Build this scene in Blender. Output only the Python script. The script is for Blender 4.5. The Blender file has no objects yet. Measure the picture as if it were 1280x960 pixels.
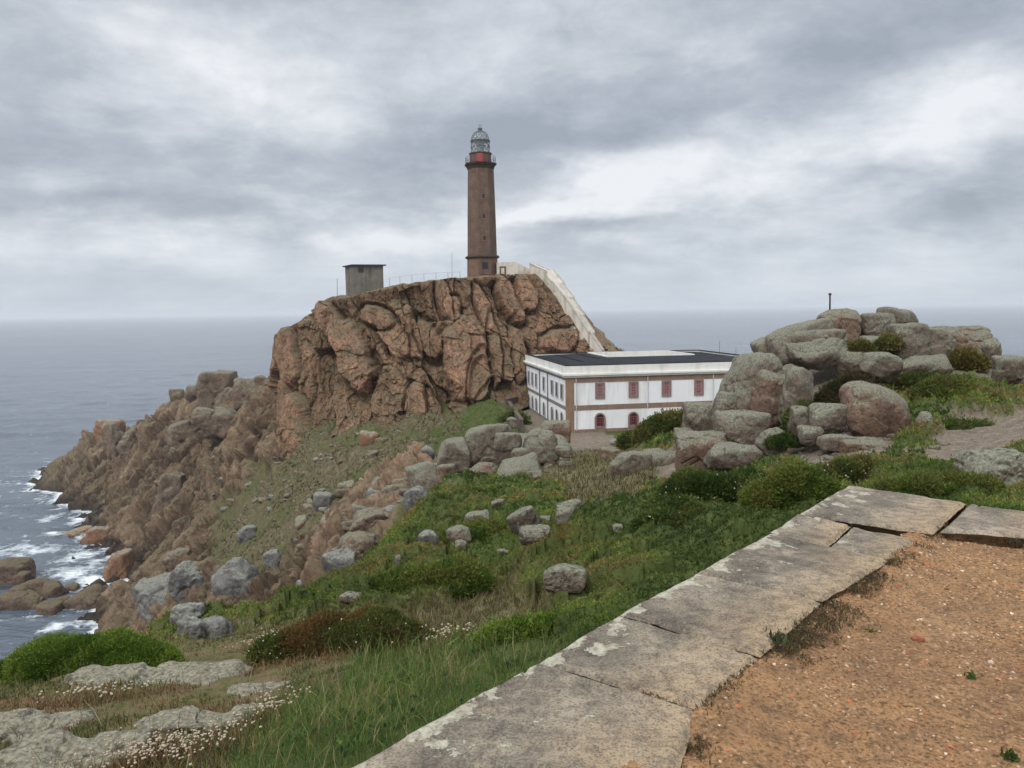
import bpy, math, random
import numpy as np
from mathutils import Vector, Matrix
random.seed(7); RNG = np.random.default_rng(7)
scn = bpy.context.scene
COL = scn.collection
R = math.radians
# ------------------------------------------------------------------ camera
F = 940.0                      # focal length in pixels of the 1280 wide photograph
EYE = 60.0                     # eye height above the sea
PITCH, ROLL = R(-5.65), R(0.80)
_f = np.array([0, math.cos(PITCH), math.sin(PITCH)])
_u0 = np.array([0, -math.sin(PITCH), math.cos(PITCH)])
_r0 = np.array([1.0, 0, 0])
_r = _r0 * math.cos(ROLL) - _u0 * math.sin(ROLL)
_u = _u0 * math.cos(ROLL) + _r0 * math.sin(ROLL)
CAM = np.array([0, 0, EYE])
def ray(px, py):
    return _f + _r * ((px - 640) / F) + _u * ((480 - py) / F)
def at(px, py, Y):
    d = ray(px, py); return CAM + d * (Y / d[1])
def onz(px, py, z):
    d = ray(px, py); return CAM + d * ((z - EYE) / d[2])
cd = bpy.data.cameras.new('camera'); cam = bpy.data.objects.new('camera', cd); COL.objects.link(cam)
cd.sensor_width = 36; cd.lens = 36 * F / 1280; cd.clip_start = 0.05; cd.clip_end = 90000
m = Matrix((( _r[0], _u[0], -_f[0]), (_r[1], _u[1], -_f[1]), (_r[2], _u[2], -_f[2]))).to_4x4()
m.translation = Vector(CAM); cam.matrix_world = m
scn.camera = cam
# ------------------------------------------------------------------ numpy noise
def _h(ix, iy, iz, s):
    h = (ix.astype(np.int64) * 374761393 + iy.astype(np.int64) * 668265263 + iz.astype(np.int64) * 2147483647 + s * 1274126177) & 0xFFFFFFFF
    h = ((h ^ (h >> 13)) * 1274126177) & 0xFFFFFFFF
    h = ((h ^ (h >> 16)) * 2246822519) & 0xFFFFFFFF
    h = h ^ (h >> 13)
    return (h & 0xFFFFFF) / float(0x1000000)
def vnoise(p, s=0):
    i = np.floor(p).astype(np.int64); f = p - i
    f = f * f * f * (f * (f * 6 - 15) + 10)
    x, y, z = i[:, 0], i[:, 1], i[:, 2]; fx, fy, fz = f[:, 0], f[:, 1], f[:, 2]
    def l(a, b, t): return a + (b - a) * t
    c = [_h(x + a, y + b, z + d, s) for d in (0, 1) for b in (0, 1) for a in (0, 1)]
    return l(l(l(c[0], c[1], fx), l(c[2], c[3], fx), fy), l(l(c[4], c[5], fx), l(c[6], c[7], fx), fy), fz) * 2 - 1
def fbm(p, octv=4, s=0, gain=.5):
    o = np.zeros(len(p)); a = 1.0; q = p.astype(float)
    for k in range(octv):
        o += a * vnoise(q, s + k); a *= gain; q = q * 2.03 + 17.3
    return o
def voro(p, s=0, dim=3, jit=.9):
    """distance to the border between cells, F1, random number and point of the nearest cell"""
    i = np.floor(p).astype(np.int64); n = len(p)
    f1 = np.full(n, 1e9); f2 = np.full(n, 1e9); rid = np.zeros(n); cp = np.zeros((n, 3))
    zs = (-1, 0, 1) if dim == 3 else (0,)
    for a in (-1, 0, 1):
        for b in (-1, 0, 1):
            for c in zs:
                x, y, z = i[:, 0] + a, i[:, 1] + b, i[:, 2] + c
                q = np.stack([x + .5 + (_h(x, y, z, s) - .5) * jit, y + .5 + (_h(x, y, z, s + 1) - .5) * jit,
                              z + .5 + (_h(x, y, z, s + 2) - .5) * jit], 1)
                d = q - p
                if dim == 2: d[:, 2] = 0
                d = np.sqrt((d * d).sum(1))
                nw = d < f1
                f2 = np.where(nw, f1, np.minimum(f2, d))
                f1 = np.where(nw, d, f1)
                rid = np.where(nw, _h(x, y, z, s + 3), rid)
                cp[nw] = q[nw]
    return f2 - f1, f1, rid, cp
def sstep(a, b, x):
    t = np.clip((x - a) / (b - a), 0, 1); return t * t * (3 - 2 * t)
# ------------------------------------------------------------------ mesh helpers
def link_mesh(name, V, faces_flat, counts, mat=None, parent=None, smooth=False, attrs=None):
    me = bpy.data.meshes.new(name)
    V = np.asarray(V, np.float32); faces_flat = np.asarray(faces_flat, np.int32); counts = np.asarray(counts, np.int32)
    me.vertices.add(len(V)); me.vertices.foreach_set('co', V.ravel())
    me.loops.add(len(faces_flat)); me.loops.foreach_set('vertex_index', faces_flat)
    me.polygons.add(len(counts))
    st = np.zeros(len(counts), np.int32); st[1:] = np.cumsum(counts)[:-1]
    me.polygons.foreach_set('loop_start', st)
    me.polygons.foreach_set('use_smooth', np.full(len(counts), bool(smooth)))
    for k, v in (attrs or {}).items():
        v = np.asarray(v, np.float32)
        if v.ndim == 1:
            a = me.attributes.new(k, 'FLOAT', 'POINT'); a.data.foreach_set('value', v)
        else:
            a = me.attributes.new(k, 'FLOAT_COLOR', 'POINT')
            if v.shape[1] == 3: v = np.hstack([v, np.ones((len(v), 1), np.float32)])
            a.data.foreach_set('color', v.ravel())
    me.update(calc_edges=True)
    if mat: me.materials.append(mat)
    o = bpy.data.objects.new(name, me); COL.objects.link(o)
    if parent: o.parent = parent
    return o
def grid_faces(nu, nv, wrap=False):
    """indices of a grid stored as [v*nu+u]"""
    U = nu if wrap else nu - 1
    u, v = np.meshgrid(np.arange(U), np.arange(nv - 1)); u = u.ravel(); v = v.ravel(); u2 = (u + 1) % nu
    return np.stack([v * nu + u, v * nu + u2, (v + 1) * nu + u2, (v + 1) * nu + u], 1)
class MB:
    """collects shapes into one mesh"""
    def __init__(s): s.v = []; s.f = []
    def add(s, vs, fs):
        n = len(s.v); s.v += [tuple(map(float, q)) for q in vs]; s.f += [tuple(i + n for i in f) for f in fs]; return s
    def box(s, lo, hi, M=None):
        (a, b, c), (d, e, f) = lo, hi
        vs = [(a,b,c),(d,b,c),(d,e,c),(a,e,c),(a,b,f),(d,b,f),(d,e,f),(a,e,f)]
        if M: vs = [M(*q) for q in vs]
        return s.add(vs, [(0,3,2,1),(4,5,6,7),(0,1,5,4),(1,2,6,5),(2,3,7,6),(3,0,4,7)])
    def prism(s, poly, d0, d1, M):
        """poly of (s, z) outline pushed from depth d0 to d1"""
        n = len(poly)
        vs = [M(q[0], d0, q[1]) for q in poly] + [M(q[0], d1, q[1]) for q in poly]
        return s.add(vs, [tuple(range(n - 1, -1, -1)), tuple(range(n, 2 * n))] + [(i, (i + 1) % n, (i + 1) % n + n, i + n) for i in range(n)])
    def tube(s, a, b, r, n=6, r2=None):
        a = Vector(a); b = Vector(b); d = (b - a).normalized(); r2 = r if r2 is None else r2
        x = d.orthogonal().normalized(); y = d.cross(x)
        vs = [a + (x * math.cos(t) + y * math.sin(t)) * r for t in [2 * math.pi * i / n for i in range(n)]]
        vs += [b + (x * math.cos(t) + y * math.sin(t)) * r2 for t in [2 * math.pi * i / n for i in range(n)]]
        return s.add(vs, [tuple(range(n - 1, -1, -1)), tuple(range(n, 2 * n))] + [(i, (i + 1) % n, (i + 1) % n + n, i + n) for i in range(n)])
    def lathe(s, prof, n, c=(0, 0, 0), rot=0, cap=True):
        vs = []; fs = []
        for (r, z) in prof:
            for i in range(n):
                t = rot + 2 * math.pi * i / n
                vs.append((c[0] + r * math.cos(t), c[1] + r * math.sin(t), c[2] + z))
        for k in range(len(prof) - 1):
            for i in range(n):
                j = (i + 1) % n; fs.append((k*n+i, k*n+j, (k+1)*n+j, (k+1)*n+i))
        if cap:
            fs.append(tuple(range(n - 1, -1, -1))); fs.append(tuple(range((len(prof)-1)*n, len(prof)*n)))
        return s.add(vs, fs)
    def build(s, name, mat, parent=None, smooth=False, bevel=0):
        me = bpy.data.meshes.new(name); me.from_pydata(s.v, [], s.f); me.update()
        if mat: me.materials.append(mat)
        if smooth: me.polygons.foreach_set('use_smooth', [True] * len(me.polygons))
        o = bpy.data.objects.new(name, me); COL.objects.link(o)
        if parent:
            o.parent = parent
            me.transform(Matrix.Translation(-Vector(wloc(parent))))
        if bevel:
            b = o.modifiers.new('bevel', 'BEVEL'); b.width = bevel; b.segments = 2; b.limit_method = 'ANGLE'
        return o
def wloc(o):
    l = Vector((0, 0, 0))
    while o: l += o.location; o = o.parent
    return l
def tag(o, label=None, cat=None, group=None, kind=None):
    if label: o['label'] = label
    if cat: o['category'] = cat
    if group: o['group'] = group
    if kind: o['kind'] = kind
    return o
def thing(name, loc, label, cat, group=None):
    o = bpy.data.objects.new(name, None); COL.objects.link(o); o.location = loc; o.empty_display_size = .2
    return tag(o, label, cat, group)
# ------------------------------------------------------------------ material helpers
class MT:
    def __init__(s, name, rough=.85, spec=.25):
        s.m = bpy.data.materials.new(name); s.m.use_nodes = True; s.t = s.m.node_tree
        s.b = s.t.nodes['Principled BSDF']; s.b.inputs['Roughness'].default_value = rough
        s.b.inputs['Specular IOR Level'].default_value = spec
    def n(s, typ, ins=None, **props):
        x = s.t.nodes.new(typ)
        for k, v in props.items(): setattr(x, k, v)
        for k, v in (ins or {}).items(): s.put(x.inputs[k], v)
        return x
    def put(s, sock, v):
        if isinstance(v, bpy.types.NodeSocket): s.t.links.new(v, sock)
        elif isinstance(v, (tuple, list)) and sock.type == 'RGBA' and len(v) == 3: sock.default_value = (*v, 1)
        else: sock.default_value = v
    def obj(s): return s.n('ShaderNodeTexCoord').outputs['Object']
    def mapping(s, vec, scale=(1,1,1), rot=(0,0,0), loc=(0,0,0)):
        return s.n('ShaderNodeMapping', {'Vector': vec, 'Scale': scale, 'Rotation': rot, 'Location': loc}).outputs[0]
    def noise(s, vec, scale=1., detail=6., rough=.55, dist=0.):
        return s.n('ShaderNodeTexNoise', {'Vector': vec, 'Scale': scale, 'Detail': detail, 'Roughness': rough, 'Distortion': dist}).outputs['Fac']
    def voro(s, vec, scale=1., feature='F1', out='Distance', rnd=1.):
        return s.n('ShaderNodeTexVoronoi', {'Vector': vec, 'Scale': scale, 'Randomness': rnd}, feature=feature).outputs[out]
    def ramp(s, fac, *stops):
        x = s.n('ShaderNodeValToRGB', {'Fac': fac}); e = x.color_ramp.elements
        while len(e) < len(stops): e.new(.5)
        for el, (p, c) in zip(e, stops):
            el.position = p; el.color = (c, c, c, 1) if isinstance(c, (int, float)) else (*c, 1)
        return x.outputs[0]
    def mix(s, fac, a, b, mode='MIX'):
        x = s.n('ShaderNodeMix', data_type='RGBA', blend_type=mode)
        s.put(x.inputs[0], fac); s.put(x.inputs[6], a); s.put(x.inputs[7], b); return x.outputs[2]
    def math(s, op, a, b=0., c=0., clamp=False):
        x = s.n('ShaderNodeMath', operation=op, use_clamp=clamp)
        s.put(x.inputs[0], a); s.put(x.inputs[1], b); s.put(x.inputs[2], c); return x.outputs[0]
    def attr(s, name, out='Fac'): return s.n('ShaderNodeAttribute', attribute_name=name).outputs[out]
    def sep(s, v): return s.n('ShaderNodeSeparateXYZ', {0: v}).outputs
    def up(s): return s.sep(s.n('ShaderNodeNewGeometry').outputs['Normal'])[2]
    def rnd(s): return s.n('ShaderNodeObjectInfo').outputs['Random']
    def color(s, v): s.put(s.b.inputs['Base Color'], v)
    def bump(s, h, dist=.1, strength=1., prev=None):
        x = s.n('ShaderNodeBump', {'Height': h, 'Distance': dist, 'Strength': strength})
        if prev: s.put(x.inputs['Normal'], prev)
        s.put(s.b.inputs['Normal'], x.outputs[0]); return x.outputs[0]
def srgb(r, g, b):
    return tuple(((c / 255) / 12.92 if c / 255 <= .04045 else ((c / 255 + .055) / 1.055) ** 2.4) for c in (r, g, b))
# ------------------------------------------------------------------ terrain shape
CP = [  # px, py, distance: ground read off the photograph
 (430,955,3.9),(200,955,4.6),(0,955,5.2),(0,900,6.2),(130,880,6.8),(300,900,5.6),(450,880,5.2),(600,830,6.0),(670,805,6.6),(770,755,7.5),
 (0,850,8.4),(100,835,8.8),(240,812,10),(320,800,10.6),(420,790,11.4),(500,775,12.8),(600,740,15.5),(700,690,19.5),(860,700,10.5),
 (1000,632,16),(1060,600,19),(900,645,20),(800,655,23),(640,640,32),(720,600,42),(560,680,27),(480,730,21),(440,748,19),
 (480,700,26),(530,640,36),(560,600,48),(600,612,46),(740,572,58),(700,547,88),(760,547,84),(650,570,62),
 (1000,575,30),(900,585,34),(1200,560,26),(1240,530,32),(1100,600,22),(1280,600,15.5),(1080,425,43),(1200,480,36),(1270,500,34),(1000,470,42),
 (1180,440,42),(920,540,42),(860,530,50),(830,522,60),(950,500,44),(780,560,64),(1140,520,36),(1120,410,45),
 (647,500,111),(562,526,112),(509,533,111),(431,553,111),(355,560,117),(600,545,95),(540,570,85),(500,620,70),(400,640,85),(420,690,60),
 (360,720,70),(330,650,100),(300,700,90),(250,760,85),(200,720,120),(180,760,112),(300,780,60),(420,742,38),(470,690,50),(520,615,68),(440,660,70),
 (60,592,262),(100,560,262),(130,522,272),(200,492,258),(250,480,235),(300,478,215),(340,474,180),(150,610,235),(250,560,205),(250,620,172),(200,650,186),
 (300,560,168),(300,600,142),(250,680,138),(180,700,165),(330,525,155),(320,502,180),(100,640,225),(100,760,152),(150,740,142),
 (39,618,256),(47,637,246),(60,655,236),(82,677,200),(116,688,196),(144,689,192),(135,700,187),(134,718,176),(124,730,172),(95,741,166),(60,772,152),(40,780,149)]
WP = [  # ground that the photograph does not show
 (-10,40,-18),(-20,60,-30),(-30,30,-19),(-45,60,-36),(-60,100,-57),(-80,130,-66),(-10,22,-10),(-16,20,-11),(-90,60,-60),(-60,20,-26),(-30,8,-9),(-30,-10,-8),(-60,-10,-20),
 (-130,170,-66),(-190,220,-68),(-215,280,-68),(-200,320,-68),(-140,330,-67),(-90,300,-66),(-60,260,-66),(-150,300,-58),(-100,262,-42),(-72,225,-34),(-110,150,-66),(-150,120,-68),(-130,90,-66),
 (-30,200,-60),(0,190,-58),(-20,165,-26),(5,165,-16),(14,152,-3),(22,152,-9),(32,153,-16),(12,172,-22),(-40,150,-16),(-48,140,-16),(50,170,-40),(80,180,-60),(20,220,-64),
 (6,95,-15.6),(20,95,-15.6),(35,100,-15.6),(5,120,-15.4),(30,135,-15.6),(18,115,-15.6),(3,105,-15.5),(40,125,-17),(0,128,-12),(-15,128,-12),(-28,126,-15),(2,92,-15.5),(14,86,-15.4),
 (22,70,-11),(28,80,-14),(40,60,-8),(60,60,-10),(60,110,-24),(55,140,-36),(80,30,-7),(90,60,-16),(110,110,-50),(120,40,-22),(120,0,-12),(80,160,-60),(140,140,-66),(160,60,-50),
 (6,4,-2.6),(3,7.5,-2.6),(5,9,-2.6),(8,7,-2.6),(12,6,-2.5),(20,0,-2.5),(0,-3,-2.6),(-4,-3,-2.9),(12,12,-2.9),(20,10,-2.6),(30,14,-3.4),(-4,0,-2.9),(40,0,-4),(1.5,5,-2.5),(0.5,3.8,-2.4),(10,-10,-2.8)]
P = np.array([at(*c) for c in CP] + [(x, y, z + EYE) for x, y, z in WP])
def polar(xy):   # log-polar plane: keeps near and far features at comparable scale
    r = np.hypot(xy[:, 0], xy[:, 1] + 4); a = np.arctan2(xy[:, 0], xy[:, 1] + 4)
    return np.stack([a * 3.0, np.log(r)], 1)
def kern(a, b):
    d = np.sqrt(((a[:, None] - b[None]) ** 2).sum(2)); return d
Q = polar(P[:, :2])
zz = P[:, 2]
n = len(Q)
A = np.zeros((n + 3, n + 3)); A[:n, :n] = kern(Q, Q) - np.eye(n) * .012; A[:n, n] = 1; A[:n, n + 1:] = Q; A[n:, :n] = A[:n, n:].T
Wt = np.linalg.solve(A, np.concatenate([zz, np.zeros(3)]))
def base_z(xy):
    out = np.zeros(len(xy)); 
    for s in range(0, len(xy), 60000):
        q = polar(xy[s:s + 60000]); out[s:s + 60000] = kern(q, Q) @ Wt[:n] + Wt[n] + q @ Wt[n + 1:]
    return out
AZ0, AZ1, LR0, LR1 = R(-64), R(64), math.log(1.6), math.log(430)
az = np.r_[np.linspace(AZ0, R(-41), 110, endpoint=False), np.linspace(R(-41), R(41), 960), np.linspace(R(41), AZ1, 111)[1:]]
lr = np.r_[np.linspace(LR0, math.log(60), 500, endpoint=False), np.linspace(math.log(60), math.log(285), 620, endpoint=False), np.linspace(math.log(285), LR1, 40)]
NA, NR = len(az), len(lr)
# coarse evaluation of the smooth ground, bilinear up to the full grid
cz = 4
ca = np.linspace(AZ0, AZ1, 240); cl = np.linspace(LR0, LR1, 216)
g = np.stack(np.meshgrid(ca, cl), 2).reshape(-1, 2)
zc = base_z(np.stack([np.sin(g[:, 0]) * np.exp(g[:, 1]), np.cos(g[:, 0]) * np.exp(g[:, 1])], 1)).reshape(len(cl), len(ca))
def smooth2(a):
    for _ in range(2):
        b = np.pad(a, 1, mode='edge'); a = (b[:-2, 1:-1] + b[2:, 1:-1] + b[1:-1, :-2] + b[1:-1, 2:] + 2 * a) / 6
    return a
zc = smooth2(zc)
def lookup(tab, xy):
    a = np.arctan2(xy[:, 0], xy[:, 1]); l = np.log(np.maximum(np.hypot(xy[:, 0], xy[:, 1]), .01))
    if tab.shape[1] == NA: a = np.interp(a, az, np.arange(NA)); l = np.interp(l, lr, np.arange(NR))
    else: a = (a - AZ0) / (AZ1 - AZ0) * (tab.shape[1] - 1); l = (l - LR0) / (LR1 - LR0) * (tab.shape[0] - 1)
    a = np.clip(a, 0, tab.shape[1] - 1.001); l = np.clip(l, 0, tab.shape[0] - 1.001)
    i = a.astype(int); j = l.astype(int); fa = a - i; fl = l - j
    return (tab[j, i] * (1 - fa) + tab[j, i + 1] * fa) * (1 - fl) + (tab[j + 1, i] * (1 - fa) + tab[j + 1, i + 1] * fa) * fl
def hit(px, py, tab=None, y0=2.5, y1=400):
    tab = zc if tab is None else tab
    d = ray(px, py); Y = np.exp(np.linspace(math.log(y0), math.log(y1), 2500))
    pts = CAM + d[None] * (Y / d[1])[:, None]
    below = pts[:, 2] < lookup(tab, pts[:, :2])
    k = int(np.argmax(below)) if below.any() else len(Y) - 1
    return pts[k]
# ------------------------------------------------------------------ what covers the ground where
TY = dict(R=0, S=1, H=2, Y=3, G=4, D=5, K=6)
SEED = {
 'R': '60,600 100,580 140,560 130,535 200,520 250,500 200,560 250,560 150,620 100,630 180,650 230,620 280,580 300,540 330,520 335,560 120,680 200,690 160,720 220,720 180,750 250,740 120,760 280,760 330,740 60,775 440,665 470,645 500,612 425,690 380,715 290,620 260,660 310,500 345,500 370,740',
 'S': '320,625 380,600 430,600 350,650 480,570 420,640 300,660 550,545 400,575 340,600 380,660 340,690 455,620 520,560 300,690',
 'H': '690,745 800,735 720,770 600,715 500,590 560,560 600,538 640,520 600,660 550,700 500,730 650,700 700,670 760,680 800,660 850,640 900,620 950,600 1000,605 750,720 640,625 820,530 800,545 1150,540 1200,500 1240,510 1150,600 1230,600 530,660 470,740 580,620 860,612 800,700 560,740 690,720 1070,600 850,540',
 'Y': '740,595 700,585 600,748 760,565 540,790 760,612 640,765',
 'G': '500,860 450,920 590,820 400,900 350,940 640,800 560,840 480,830',
 'X': '250,930 150,870 100,950 250,860 50,900 350,870 300,830 20,940 180,910 330,900',
 'D': '740,548 720,549 1100,575 1180,580 1240,565 1225,535 1260,545 990,577 1050,572 880,585 690,555',
 'K': '960,520 1050,430 1100,440 1180,440 1000,480 930,560 600,585 650,572 1250,470 1020,410'}
TY['X'] = 7
sx, st = [], []
for k, v in SEED.items():
    for s in v.split():
        p = hit(*map(float, s.split(','))); sx.append(p[:2]); st.append(TY[k])
for x, y, k in [(10,92,'D'),(20,92,'D'),(3,105,'D'),(20,115,'D'),(35,95,'D'),(-130,170,'R'),(-100,290,'R'),(-160,310,'R'),(-60,110,'R'),(0,165,'S'),(25,155,'S'),(60,60,'H'),(60,110,'S'),(-50,250,'R'),
                (-20,40,'R'),(-40,60,'R'),(-20,20,'H'),(-30,8,'H'),(-8,22,'H'),(20,20,'H'),(40,20,'H'),(70,20,'H'),(10,-8,'H'),(12,8,'H'),(5,10,'H'),(40,45,'H'),(25,70,'H')]:
    sx.append((x, y)); st.append(TY[k])
SQ = polar(np.array(sx)); st = np.array(st)
def cover(xy, warp=1.0):
    q = polar(xy)
    w = np.stack([fbm(np.stack([q[:, 0] * 9, q[:, 1] * 9, np.full(len(q), k * 31.)], 1), 6, 40 + k, .62) for k in (0, 1)], 1)
    q = q + w * .066 * warp
    d2 = ((q[:, None] - SQ[None]) ** 2).sum(2) + 2e-4
    w = d2 ** -2.6
    return np.stack([w[:, st == k].sum(1) for k in range(8)], 1) / w.sum(1)[:, None]
G = np.stack(np.meshgrid(az, lr), 2).reshape(-1, 2)
rr = np.exp(G[:, 1]); XY = np.stack([np.sin(G[:, 0]) * rr, np.cos(G[:, 0]) * rr], 1)
bz = lookup(zc, XY)
cvc = cover(np.stack([np.sin(g[:, 0]) * np.exp(g[:, 1]), np.cos(g[:, 0]) * np.exp(g[:, 1])], 1))
# finer cover: every second grid node
ga = np.linspace(AZ0, AZ1, 540); gl = np.linspace(LR0, LR1, 460)
g2 = np.stack(np.meshgrid(ga, gl), 2).reshape(-1, 2)
cv2 = np.concatenate([cover(np.stack([np.sin(q[:, 0]) * np.exp(q[:, 1]), np.cos(q[:, 0]) * np.exp(q[:, 1])], 1)) for q in np.array_split(g2, 12)])
cv2 = cv2.reshape(len(gl), len(ga), 8)
CV = np.stack([lookup(cv2[:, :, k], XY) for k in range(8)], 1)
CV = CV ** 1.7; CV /= CV.sum(1)[:, None]
P3 = np.hstack([XY, bz[:, None]])
near = sstep(70, 25, rr)
# rock: jointed blocks in three sizes, long axis running up to the right
e_ = rr * .01 + .05
gx = (lookup(zc, XY + np.c_[e_, 0*e_]) - lookup(zc, XY - np.c_[e_, 0*e_])) / (2 * e_); gy = (lookup(zc, XY + np.c_[0*e_, e_]) - lookup(zc, XY - np.c_[0*e_, e_])) / (2 * e_)
NB = np.stack([-gx, -gy, np.ones(len(gx))], 1); NB /= np.linalg.norm(NB, axis=1)[:, None]
LA = np.array([.74, .38, .55]); LA /= np.linalg.norm(LA); LC = np.array([-.35, -.55, .75]); LC -= LA * (LC @ LA); LC /= np.linalg.norm(LC); LB = np.cross(LC, LA)
def strata(p, sa, sb, sc, sd, wob=.2):
    wv = np.stack([fbm(p / (sb * 1.6), 3, sd + 9 * k) for k in (1, 2, 3)], 1) * wob
    q = np.stack([p @ LA / sa, p @ LB / sb, p @ LC / sc], 1) + wv
    b, f1, rid, cp = voro(q, sd); d = q - cp
    hx = lambda k: _h(np.floor(cp[:, 0] * 97).astype(int), np.floor(cp[:, 1] * 97).astype(int), np.floor(cp[:, 2] * 97).astype(int), k) - .5
    return (rid - .5) * 1.2 + d[:, 0] * hx(1) * 1.4 + d[:, 1] * (hx(2) * 1.6 + .3), b, rid
far = sstep(28, 42, rr)
SEL = (rr > 28) & (CV[:, [0, 1, 6]].sum(1) > .02)
def part(o_, *a):
    out = [np.zeros(len(P3)), np.ones(len(P3)), np.full(len(P3), .5)]
    for k, v in enumerate(strata(P3[SEL] + o_, *a)): out[k][SEL] = v
    return out
h1, e1, i1 = part(0, 20, 8, 8, 11)
h2, e2, i2 = part(40, 8, 3.0, 3.2, 23)
h3, e3, i3 = part(90, 3.0, 1.15, 1.2, 37)
SEL = SEL & (rr < 120)
h4, e4, i4 = part(55, 1.5, .6, .6, 43)
h4 = h4 * sstep(120, 80, rr)
rock_d = h1 * 3.6 - 1.8 * sstep(.09, 0, e1) + h2 * 1.8 - .8 * sstep(.09, 0, e2) + h4 * .7 + h3 * (.6 + .6 * sstep(120, 80, rr)) - .3 * sstep(.2, 0, e3) + fbm(P3 / 2.2, 4, 3) * .22
rock_d *= sstep(25, 120, rr) * .5 + .5
rock_d = rock_d * far + (1 - far) * (fbm(P3 / 1.6, 5, 8) * .16 + h3 * .12)
tone = .5 + (i1 - .5) * .5 + (i2 - .5) * .45 + (i3 - .5) * .35 + (i4 - .5) * .3 * (rr < 120)
b1, f1, r1, _ = voro(P3 / np.array([1.15, 1.15, 1e9]) + fbm(P3 / .8, 3, 71)[:, None] * .18, 51, 2)
b2, f2, r2, _ = voro(P3 / np.array([.42, .42, 1e9]) + 7, 52, 2)
heath_d = (.42 - f1 * f1 * .8) * 1.0 + (r1 - .5) * .5 + (.3 - f2 * f2) * .2 + fbm(P3 / 3.5, 3, 61) * .35
heath_d *= sstep(3.5, 11, rr) * .85 + .15
scree_d = fbm(P3 / 3.0, 6, 91, .58) * .7 + (h3 * .4 - .2 * sstep(.1, 0, e3) + h2 * .7 * sstep(.1, .5, h2)) * far
b4, f4, r4, _ = voro(P3 / np.array([.9, .5, 1e9]) + 3, 57, 2)
grey_d = fbm(P3 / 1.2, 5, 95) * .10 + (r4 - .5) * .12 * sstep(0, .15, b4)
ydry_d = fbm(P3 / 1.3, 4, 77) * .12 + (.3 - f2 * f2) * .08
dirt_d = fbm(P3 / 1.0, 5, 79) * .07 + (r4 - .5) * .06
x_d = fbm(P3 / .8, 5, 78) * .07
D = np.stack([rock_d, scree_d, heath_d, ydry_d, ydry_d, dirt_d, grey_d, x_d], 1)
DD = (D * CV).sum(1) * sstep(1.5, 6, rr)
bz2 = bz + DD * (NB[:, 2] * .7 + .3)
XYd = XY + NB[:, :2] * (rock_d * CV[:, 0] * far * .8)[:, None]
# keep the ground flat beneath the house and its yard
yard = sstep(7, 1, np.abs((XY[:, 0] - 19) * .98 + (XY[:, 1] - 110) * .2) - 15) * sstep(7, 1, np.abs((XY[:, 1] - 110) * .98 - (XY[:, 0] - 19) * .2) - 15)
bz2 = bz2 * (1 - yard) + (EYE - 15.45) * yard
# the made ground of the platform lies over a lowered bed
_a, _b = onz(673, 823, EYE - 1.5), onz(1066, 606, EYE - 1.5); _d = (_b - _a)[:2]; _L = float(np.hypot(*_d)); _d = _d / _L; _n = np.array([_d[1], -_d[0]])
_rel = XY - _a[:2]; _s = _rel @ _d; _t = _rel @ _n
_in = sstep(-.0, .25, _t) * sstep(_L + .1, _L - .5, _s)
bz2 = np.where(_in > 0, np.minimum(bz2, bz2 * (1 - _in) + (EYE - 2.2) * _in), bz2)
zt = bz2.reshape(NR, NA)
def gz(x, y): return float(lookup(zt, np.array([[x, y]]))[0])
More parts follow.
